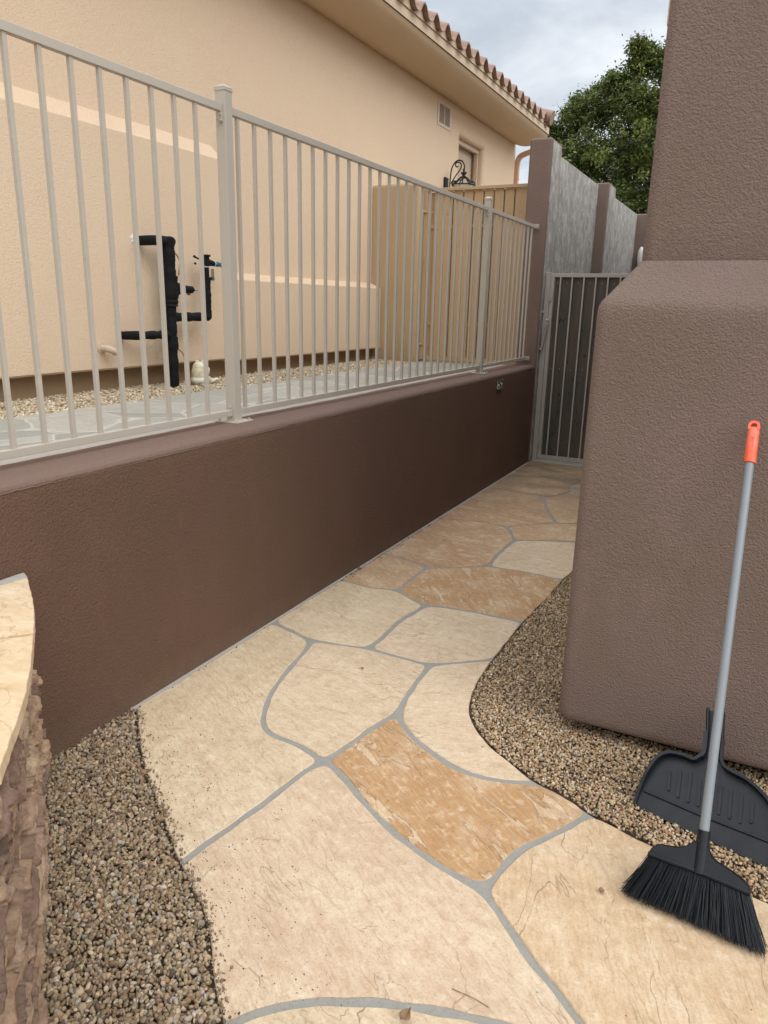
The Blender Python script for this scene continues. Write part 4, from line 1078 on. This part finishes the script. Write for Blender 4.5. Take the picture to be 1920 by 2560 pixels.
capstone([(-1.892, 1.400), (-1.70, 1.268), (-1.546, 1.145)], .652, .682, M['cap'], 'cap_stone', .004)
capstone([(-1.534, 1.133), (-1.425, 1.040), (-1.31, .935), (-1.113, .724)], .652, .684, M['cap'], 'cap_stone', .003)
capstone([(-1.100, .712), (-.62, .26), (-.1, -.25)], .652, .683, M['cap'], 'cap_stone', .003)
capstone([(-1.94, 1.40), (-1.55, 1.12), (-1.12, .70), (-.65, .24), (-.13, -.27)], .60, .671, M['mortar'], 'mortar_bed')

# ================================================================== DUSTPAN
Q0 = Vector((.02, 2.10, .005)); W2 = Vector((.96344, -.26791, 0)); U2 = Vector((.20021, .71999, .66448)); N2 = Vector((-.17802, -.64019, .74730))
def dpl(w_, u_, n=0): return Q0+W2*w_+U2*u_+N2*n
dust = thing('dustpan', 'black plastic dustpan with ribbed floor propped upright on the gravel', 'dustpan', tuple(Q0))
ol = [(-.1775, .000), (-.1790, .035), (-.1775, .084), (-.171, .131), (-.160, .163), (-.137, .184), (-.098, .192), (-.066, .193), (-.050, .214), (-.0455, .236), (-.062, .297)]
ors = [(-.0145, .290), (-.0025, .241), (.012, .213), (.040, .203), (.087, .197), (.132, .179), (.165, .156), (.190, .122), (.203, .075), (.207, .030), (.208, .000)]
L1 = [tuple(p)[:2] for p in cat_rom([(a, b, 0) for a, b in ol], 5)]; R1 = [tuple(p)[:2] for p in cat_rom([(a, b, 0) for a, b in ors], 5)]
floor_poly = L1+R1
mb = MB(); mb.prism(floor_poly, dpl, -.003, .001); mb.build('pan_floor', M['plastic'], dust, bevel=.001)
def rimwall(P, h0, h1, name):
    vs = []; fs = []; n = len(P)
    for i, (a, b) in enumerate(P):
        pa = P[max(i-1, 0)]; pb = P[min(i+1, n-1)]; tx_, ty_ = pb[0]-pa[0], pb[1]-pa[1]; m_ = math.hypot(tx_, ty_) or 1
        nx, ny_ = -ty_/m_, tx_/m_
        f = min(1, max(0, b)/.10); h = lin(h0, h1, f)
        for off, hh in ((0, -.002), (.0, h), (.009, h+.001), (.010, h-.004), (.0035, h-.0045), (.0035, -.002)):
            vs.append(dpl(a+nx*off, b+ny_*off, hh))
    for i in range(n-1):
        for k in range(6): fs.append((i*6+k, i*6+(k+1) % 6, (i+1)*6+(k+1) % 6, (i+1)*6+k))
    fs.append(tuple(range(6))); fs.append(tuple((n-1)*6+k for k in reversed(range(6))))
    mb.add(vs, fs)
mb = MB(); rimwall(L1, .006, .030, 'l'); rimwall(R1, .006, .030, 'r'); mb.build('rim', M['plastic'], dust, smooth=True, angle=35)
def capsule(p, q, r, h):
    a = Vector(p); b = Vector(q); t = (b-a).normalized(); n = Vector((-t.y, t.x)); P = []
    for k in range(9): an = math.pi/2+k/8*math.pi; P.append(a+t*r*math.cos(an)+n*r*math.sin(an))
    for k in range(9): an = -math.pi/2+k/8*math.pi; P.append(b+t*r*math.cos(an)+n*r*math.sin(an))
    return [(x.x, x.y) for x in P]
mb = MB()
for a, b in (((-.1227,.134),(-.1069,.0822)),((-.0954,.1521),(-.0745,.074)),((-.0642,.1559),(-.0436,.0734)),((-.0344,.154),(-.0133,.0753)),((-.003,.155),(.017,.0765)),((.0271,.1569),(.0467,.077)),((.0565,.1571),(.0771,.0796)),((.0868,.1573),(.1065,.0795)),((.121,.1437),(.1336,.0931))):
    mb.prism(capsule(a, b, .0044, 0), dpl, .0008, .0065)
mb.build('floor_ribs', M['plastic'], dust, bevel=.0022, seg=3)
mb = MB(); mb.prism([(-.173, .050), (.0, .053), (.19, .064), (.1925, .058), (.0, .0465), (-.174, .0435)], dpl, .0008, .0075); mb.prism([(-.176, .002), (.205, .002), (.205, -.008), (-.174, -.010)], dpl, -.003, .0005)
mb.build('front_lip', M['plastic'], dust, bevel=.002)
mb = MB(); mb.prism([(-.0425, .225), (-.006, .232), (-.021, .300), (-.0415, .381), (-.0845, .374), (-.060, .297)], dpl, -.002, .004)
for P in ([(-.050, .214), (-.0465, .236), (-.062, .297), (-.087, .374)], [(.002, .225), (-.0025, .241), (-.0165, .297), (-.041, .381)]):
    P = [tuple(q)[:2] for q in cat_rom([(a, b, 0) for a, b in P], 4)]
    mb.tube([dpl(a, b, .014) for a, b in P], .0052, 6)
    for i in range(len(P)-1):
        mb.prism([P[i], P[i+1], (P[i+1][0]+.004, P[i+1][1]), (P[i][0]+.004, P[i][1])], dpl, 0, .030)
mb.build('handle', M['plastic'], dust, smooth=True, angle=35)

# ================================================================== BROOM
P0 = Vector((.045, 1.735, 0)); Wb = Vector((.99083, -.13511, 0)); Ub = Vector((.06690, .49057, .86883)); Nb = Vector((-.11739, -.86086, .49511))
def bpl(w_, u_, n=0): return P0+Wb*w_+Ub*u_+Nb*n
broom = thing('broom', 'angled black broom with grey pole and orange grip leaning on the column', 'broom', tuple(P0))
head = [(-.1345, .1135), (-.133, .122), (-.129, .1345), (-.121, .1455), (-.108, .1515), (-.090, .1545), (-.069, .1605), (-.054, .169), (-.044, .178), (-.037, .190), (.001, .192), (.006, .180), (.015, .168), (.030, .162), (.0466, .158), (.066, .154), (.0813, .149), (.100, .142), (.109, .134), (.1165, .1245), (.1120, .1185), (.05, .1195), (-.014, .1200), (-.067, .1165)]
mb = MB(); n = len(head); vs = []
cxh, cyh = -.012, .13
for (t, f) in ((-.019, .975), (-.016, 1.0), (.016, 1.0), (.019, .975)):
    for a, b in head:
        th = lin(1.0, .62, min(1, max(0, (b-.12)/.06)))
        vs.append(bpl(cxh+(a-cxh)*f, cyh+(b-cyh)*f, t*th))
fs = []
for k in range(3): fs += [(k*n+i, k*n+(i+1) % n, (k+1)*n+(i+1) % n, (k+1)*n+i) for i in range(n)]
for t in geometry.tessellate_polygon([[Vector((a, b, 0)) for a, b in head]]): fs.append(tuple(t)); fs.append(tuple(i+3*n for i in reversed(t)))
mb.add(vs, fs)
lip = [(-.1345, .1135), (-.067, .1150), (-.014, .1188), (.05, .1185), (.1135, .1175)]
mb.tube([bpl(a, b+.004, .014) for a, b in lip], .006, 8); mb.tube([bpl(a, b+.004, -.014) for a, b in lip], .006, 8)
hb = mb.build('head', M['plastic'], broom, smooth=True, angle=38)
def hl(u_): return lin(-.0155, -.1180, (u_-.20)/1.10)       # centre line of the pole in the broom's plane
mb = MB(); mb.tube([bpl(hl(.12), .12, 0), bpl(hl(.15), .15, 0), bpl(hl(.18), .18, 0), bpl(hl(.215), .215, 0), bpl(hl(.2245), .2245, 0)], [.022, .0195, .0170, .0162, .0160], 24)
mb.build('socket', M['plastic'], broom, smooth=True, angle=50)
mb = MB(); mb.tube([bpl(hl(.21+k*.05), .21+k*.05, 0) for k in range(22)], .0122, 24); mb.build('pole', M['pole'], broom, smooth=True, angle=50)
# grip: flattened tapered sleeve with a hanging hole
gu0, gu1 = 1.243, 1.372
gp = []; 
for k in range(13):
    t = k/12; u_ = lin(gu0, gu1-.014, t); wd = lin(.0165, .0158, t)
    gp.append((hl(u_)-wd, u_))
top = [(hl(gu1-.014)+.0158*math.cos(a), gu1-.0145+.0150*math.sin(a)) for a in [math.pi-k/16*math.pi for k in range(1, 16)]]
gpr = [(hl(lin(gu0, gu1-.014, 1-k/12))+lin(.0165, .0158, 1-k/12), lin(gu0, gu1-.014, 1-k/12)) for k in range(13)]
sl = MB(); nn = 24; lev = []
for (u_, rw_, rd_) in ((gu0, .0160, .0160), (gu0+.001, .0168, .0168), (1.27, .0166, .0164), (1.30, .0164, .0158), (1.325, .0162, .0140), (1.340, .0158, .0115), (1.352, .0152, .0095)):
    lev.append([bpl(hl(u_)+rw_*math.cos(k/nn*2*math.pi), u_, rd_*math.sin(k/nn*2*math.pi)) for k in range(nn)])
sl.add([p for l in lev for p in l], [(i*nn+k, i*nn+(k+1) % nn, (i+1)*nn+(k+1) % nn, (i+1)*nn+k) for i in range(len(lev)-1) for k in range(nn)]+[tuple(range(nn))])
gp = [(hl(1.345)-.0155, 1.345), (hl(gu1-.0155)-.0158, gu1-.0155)]; gpr = [(hl(gu1-.0155)+.0158, gu1-.0155), (hl(1.345)+.0155, 1.345)]
outl = gp+top+gpr
hc = (hl(gu1-.0165), gu1-.0165); hole = [(hc[0]+.0088*math.cos(a), hc[1]+.0088*math.sin(a)) for a in [k/20*2*math.pi for k in range(20)]]
allp = outl+hole; tri = geometry.tessellate_polygon([[Vector((a, b, 0)) for a, b in outl], [Vector((a, b, 0)) for a, b in hole]])
n = len(allp); no = len(outl)
vs = [bpl(a, b, -.0092) for a, b in allp]+[bpl(a, b, .0092) for a, b in allp]
fs = [tuple(t) for t in tri]+[tuple(i+n for i in reversed(t)) for t in tri]
fs += [(i, (i+1) % no, (i+1) % no+n, i+n) for i in range(no)]
fs += [(no+i, no+(i+1) % 20, no+(i+1) % 20+n, no+i+n) for i in range(20)]
sl.add(vs, fs); grip = sl.build('grip', M['orange'], broom, bevel=.0028, seg=3)
# faint raised lettering running down the grip
cu_ = bpy.data.curves.new('lettering', 'FONT'); cu_.body = 'O-Cedar'; cu_.size = .016; cu_.extrude = .0006; cu_.align_x = 'CENTER'; cu_.align_y = 'CENTER'
tmp = bpy.data.objects.new('tmp', cu_); col.objects.link(tmp)
dg = bpy.context.evaluated_depsgraph_get(); tm = bpy.data.meshes.new_from_object(tmp.evaluated_get(dg)); bpy.data.objects.remove(tmp)
ax = (bpl(hl(1.34), 1.34, 0)-bpl(hl(1.26), 1.26, 0)).normalized()
Mt = Matrix((ax, -(Wb-ax*Wb.dot(ax)), Nb)).transposed()
c0 = bpl(hl(1.293), 1.293, .0160)-Vector(broom.location)
tm.transform(Matrix.Translation(c0) @ Mt.to_4x4())
tm.materials.clear(); tm.materials.append(M['orange']); to = bpy.data.objects.new('lettering', tm); col.objects.link(to); to.parent = grip
# bristles
mb = MB()
NT_ = 46
for row in range(5):
    for i in range(NT_):
        f = (i+.5)/NT_+rnd.uniform(-.004, .004); n0 = lin(-.012, .012, row/4)
        w0 = lin(-.1305, .1100, f); u0 = .1185
        w1 = lin(-.176, .170, f)+rnd.uniform(-.002, .002); n1 = lin(-.026, .030, row/4)+rnd.uniform(-.003, .003)
        for k in range(7):
            dw, dn = rnd.gauss(0, .0020), rnd.gauss(0, .0020); ew, en = rnd.gauss(0, .0042), rnd.gauss(0, .0045)
            ul = rnd.uniform(-.002, .012)
            # ends rest on the paving: solve u for z >= 0
            p1 = bpl(w1+ew, ul, n1+en)
            if p1.z < .0015: ul += (.0015-p1.z)/Ub.z; p1 = bpl(w1+ew, ul, n1+en)
            pa = bpl(w0+dw, u0, n0+dn*.5); pm = bpl(lin(w0+dw, w1+ew, .52)-.003*(f-.5), lin(u0, ul, .5), lin(n0+dn, n1+en, .45))
            bend = rnd.gauss(0, .0025)
            p2 = bpl(w1+ew+bend+.004*(f-.5), ul-.003, n1+en+rnd.uniform(-.001, .004)); p2.z = max(p2.z, .001)
            mb.tube([pa, pm, p1, p2], [.00085, .0008, .00065, .0003], 3, caps=False)
br = mb.build('bristles', M['bristle'], broom)

# ================================================================== LANTERN ON THE HOUSE WALL
lan = thing('wall_lantern', 'black wrought iron scroll lantern on the house wall above the tan gate', 'lantern', (-3.80, 9.25, 2.9))
LY = 9.25
mb = MB(); mb.box((WX, LY-.055, 2.55), (WX+.03, LY+.055, 3.045)); mb.build('backplate', M['iron'], lan, bevel=.01)
mb = MB()
mb.tube(cat_rom([(-3.755, LY, 2.93), (-3.748, LY, 3.071), (-3.731, LY, 3.158), (-3.689, LY, 3.215), (-3.645, LY, 3.231), (-3.600, LY, 3.216), (-3.573, LY, 3.171), (-3.568, LY, 3.13)], 6), .0085, 8)
mb.tube(cat_rom([(-3.74, LY, 2.97), (-3.681, LY, 3.056), (-3.633, LY, 3.115), (-3.612, LY, 3.162), (-3.628, LY, 3.201), (-3.669, LY, 3.209), (-3.690, LY, 3.183), (-3.673, LY, 3.157), (-3.651, LY, 3.166)], 6), .0075, 8)
mb.build('scroll_arm', M['iron'], lan, smooth=True)
mb = MB(); hx, hz = -3.575, 3.06
mb.sphere((hx, LY, 3.125), .014, 10, 8); mb.tube([(hx, LY, 3.12), (hx, LY, 3.02)], [.012, .018], 10); mb.sphere((hx, LY, 3.075), (.03, .03, .016), 12, 8); mb.sphere((hx, LY, 3.045), (.022, .022, .024), 12, 8)
for k in range(7):
    a = k/7*2*math.pi+.3; ca, sa = math.cos(a), math.sin(a)
    mb.tube(cat_rom([(hx+.012*ca, LY+.012*sa, 3.045), (hx+.05*ca, LY+.05*sa, 3.025), (hx+.095*ca, LY+.095*sa, 2.985), (hx+.135*ca, LY+.135*sa, 2.975), (hx+.150*ca, LY+.150*sa, 2.93)], 5), [.0075]*21, 6)
    mb.sphere((hx+.115*ca, LY+.115*sa, 2.985), (.016, .016, .009), 8, 6); mb.sphere((hx+.03*ca, LY+.03*sa, 3.085), .009, 8, 6)
mb.tube([(hx+.14*math.cos(k/24*2*math.pi), LY+.14*math.sin(k/24*2*math.pi), 2.945) for k in range(25)], .008, 6)
mb.build('crown', M['iron'], lan, smooth=True)
mb = MB(); mb.tube([(hx, LY, 2.94), (hx, LY, 2.62)], [.12, .08], 10); mb.build('lamp_glass', M['white'], lan, smooth=True)

# ================================================================== TREE BEYOND THE WALL
rnd.seed(21)
tree = thing('tree', 'leafy green tree rising behind the grey wall', 'tree', (-3.2, 19.3, 0))
mb = MB()
mb.tube(cat_rom([(-3.0, 19.3, -.1), (-3.05, 19.3, 1.2), (-2.95, 19.4, 2.2), (-3.1, 19.3, 3.4), (-3.2, 19.2, 5.0), (-3.3, 19.1, 6.6)], 5), [.17-.0058*k for k in range(26)], 10)
for (t, l) in (((-4.5, 19.2, 5.2), 0), ((-4.0, 19.6, 6.0), 0), ((-2.2, 19.1, 5.6), 0), ((-3.7, 18.6, 5.8), 0), ((-2.6, 20, 6.2), 0), ((-4.9, 19.3, 5.8), 0)):
    mb.tube(cat_rom([(-3.0, 19.35, 2.3+rnd.random()), (lin(-3, t[0], .5)+.1, lin(19.35, t[1], .5), lin(2.8, t[2], .55)), t], 6), [.075-.0048*k for k in range(13)], 7)
mb.build('trunk', M['bark'], tree, smooth=True)
cl = []
for (x, z, r) in ((-5.05,5.45,.32),(-4.62,5.75,.55),(-4.1,5.95,.55),(-3.6,6.05,.55),(-3.05,6.0,.7),(-3.32,6.72,.30),(-3.22,7.02,.24),(-3.34,7.08,.17),(-3.38,7.2,.10),(-4.55,4.9,.7),(-4.0,4.9,.9),(-3.1,4.9,1.1),(-4.95,6.02,.22),(-4.72,6.22,.16),(-4.32,6.38,.24),(-4.05,6.45,.18),(-3.72,6.42,.26),(-2.8,6.55,.36),(-2.7,5.5,.9),(-2.9,6.85,.18),(-4.7,4.2,.6),(-3.9,3.9,1.0),(-2.9,3.8,1.1),(-2.0,5,1.1),(-2.0,6.0,.7),(-5.15,4.9,.3),(-5.3,5.62,.14),(-1.6,4,1.0)):
    cl.append((x, 19.3+rnd.uniform(-.5, .5), z, r))
sub = []
for (x, y, z, r) in cl:
    for k in range(int(20+125*r*r)):
        d = Vector((rnd.gauss(0, 1), rnd.gauss(0, 1), rnd.gauss(0, 1))).normalized(); q = rnd.random()**.55*rnd.uniform(.8, 1.15)
        sub.append((x+d.x*r*q, y+d.y*r*q*1.2, z+d.z*r*q*.9, rnd.uniform(.06, .18), rnd.random()**2))
lv_, lf_, lc_ = [], [], []
for (x, y, z, r, h) in sub:
    nl = 50
    for k in range(nl):
        d = Vector((rnd.gauss(0, 1), rnd.gauss(0, 1), rnd.gauss(0, 1)*.8))*r*.70
        c = Vector((x, y, z))+d; ln_ = rnd.uniform(.028, .055); wd_ = ln_*rnd.uniform(.35, .5)
        a = Vector((rnd.gauss(0, 1), rnd.gauss(0, 1), rnd.gauss(-.3, .7))).normalized(); b = a.cross(Vector((rnd.gauss(0, 1), rnd.gauss(0, 1), rnd.gauss(0, 1)))).normalized()
        o_ = len(lv_); lv_ += [tuple(c-a*ln_), tuple(c+b*wd_), tuple(c+a*ln_), tuple(c-b*wd_)]; lf_.append((o_, o_+1, o_+2, o_+3))
        t = .6*h+.4*rnd.random()**2; g_ = (lin(.020, .24, t), lin(.040, .28, t), lin(.008, .05, t), 1); lc_ += [g_]*4
tb = Vector(tree.location)
me = bpy.data.meshes.new('crown'); me.from_pydata([(p[0]-tb.x, p[1]-tb.y, p[2]-tb.z) for p in lv_], [], lf_)
set_attr(me, 'tone', 'FLOAT_COLOR', 'POINT', lc_, 'color'); me.materials.append(M['leaf'])
co = bpy.data.objects.new('crown', me); col.objects.link(co); co.parent = tree

# ================================================================== LITTER
rnd.seed(5)
def dry_leaf(loc, size, rot, label, curl=.5):
    n = 9; vs = []; fs = []
    for i in range(n):
        t = i/(n-1); wd_ = math.sin(math.pi*min(1, t*1.08+.03))**.8*.42
        for k in (-1, 0, 1):
            vs.append(Vector(((t-.5)*size, k*wd_*size*.9, (curl*(t-.5)**2+abs(k)*.22*curl+.04*math.sin(t*9+k))*size)))
    for i in range(n-1):
        for k in range(2): fs.append((i*3+k, (i+1)*3+k, (i+1)*3+k+1, i*3+k+1))
    Mx = Matrix.Translation(loc) @ Matrix.Rotation(rot, 4, 'Z') @ Matrix.Rotation(.15, 4, 'X')
    mb = MB(); mb.add([Mx @ v for v in vs], fs); o = mb.build('dry_leaf', M['leafbrown'], smooth=True)
    s = o.modifiers.new('thick', 'SOLIDIFY'); s.thickness = .0006
    return tag(o, label, 'leaf', 'dry leaves lying on the path')
dry_leaf((-1.605, 1.535, .010), .032, .8, 'curled brown leaf at the path edge near the low wall', 1.0)
dry_leaf((-1.405, 1.385, .010), .034, 2.2, 'broad brown leaf lying where path meets left gravel', .6)
dry_leaf((-.180, 1.728, .006), .020, 2.0, 'thin dark leaf on the paving left of the broom bristles', .3)
dry_leaf((-.065, 1.975, .006), .017, .4, 'tiny crumpled leaf on the paving between dustpan and broom', 1.2)
dry_leaf((-.49, 1.150, .010), .034, 1.3, 'dark curled leaf at the bottom edge of the path', 1.0)
for (x, y, s, r, t) in ((-1.70, 4.35, .02, 1, 'reddish leaf scrap at the foot of the wall farther up'), (-1.93, 3.60, .03, 2, 'dark red leaf in the corner where wall meets path'), (-1.33, 2.52, .017, .5, 'small curled leaf in the middle of the cream flagstone')):
    dry_leaf((x, y, .006), s, r, t)
# fine dirt and crumbs on the first flags by the gravel
pts = []
for i in range(420):
    k = rnd.random()*(len(LEFT)-2); j_ = int(k); f = k-j_; d = abs(rnd.gauss(0, .13))
    pts.append((lin(LEFT[j_][0], LEFT[j_+1][0], f)+d, lin(LEFT[j_][1], LEFT[j_+1][1], f)+d*.75))
pts = [p for p in pts if p[0] > -1.93]
o = stray('leaf_litter', pts, .0022, [(.16,.10,.06,3),(.09,.06,.04,3),(.28,.2,.12,1)], (.0008, .0026)); tag(o, 'specks of leaf litter and dirt scattered on the first flagstones', 'litter')
pts = [(-1.945+abs(rnd.gauss(0, .022)), rnd.choice([rnd.uniform(2.0, 7.0), rnd.gauss(3.6, .15), rnd.gauss(4.3, .2)])) for i in range(230)]
o = stray('wall_foot_debris', pts, .004, [(.16,.09,.06,3),(.09,.05,.035,3),(.3,.24,.18,2)], (.001, .0045)); tag(o, 'crumbs of dirt and leaf bits along the foot of the brown wall', 'litter')
for (s0_, e0_) in (((-1.05, .93, .012), (-.95, .80, .006)), ((-0.427000, 1.269000, .002), (-0.338000, 1.264000, .002))):
    mb = MB(); mb.tube(cat_rom([s0_, (lin(s0_[0], e0_[0], .5)+.008, lin(s0_[1], e0_[1], .5), s0_[2]+.003), e0_], 5), .0009, 6)
    tag(mb.build('twig', M['leafbrown'], smooth=True), 'thin dry twig lying in the left gravel' if s0_[0] < -1 else 'thin straw lying on the pale flagstone near the bottom', 'twig')
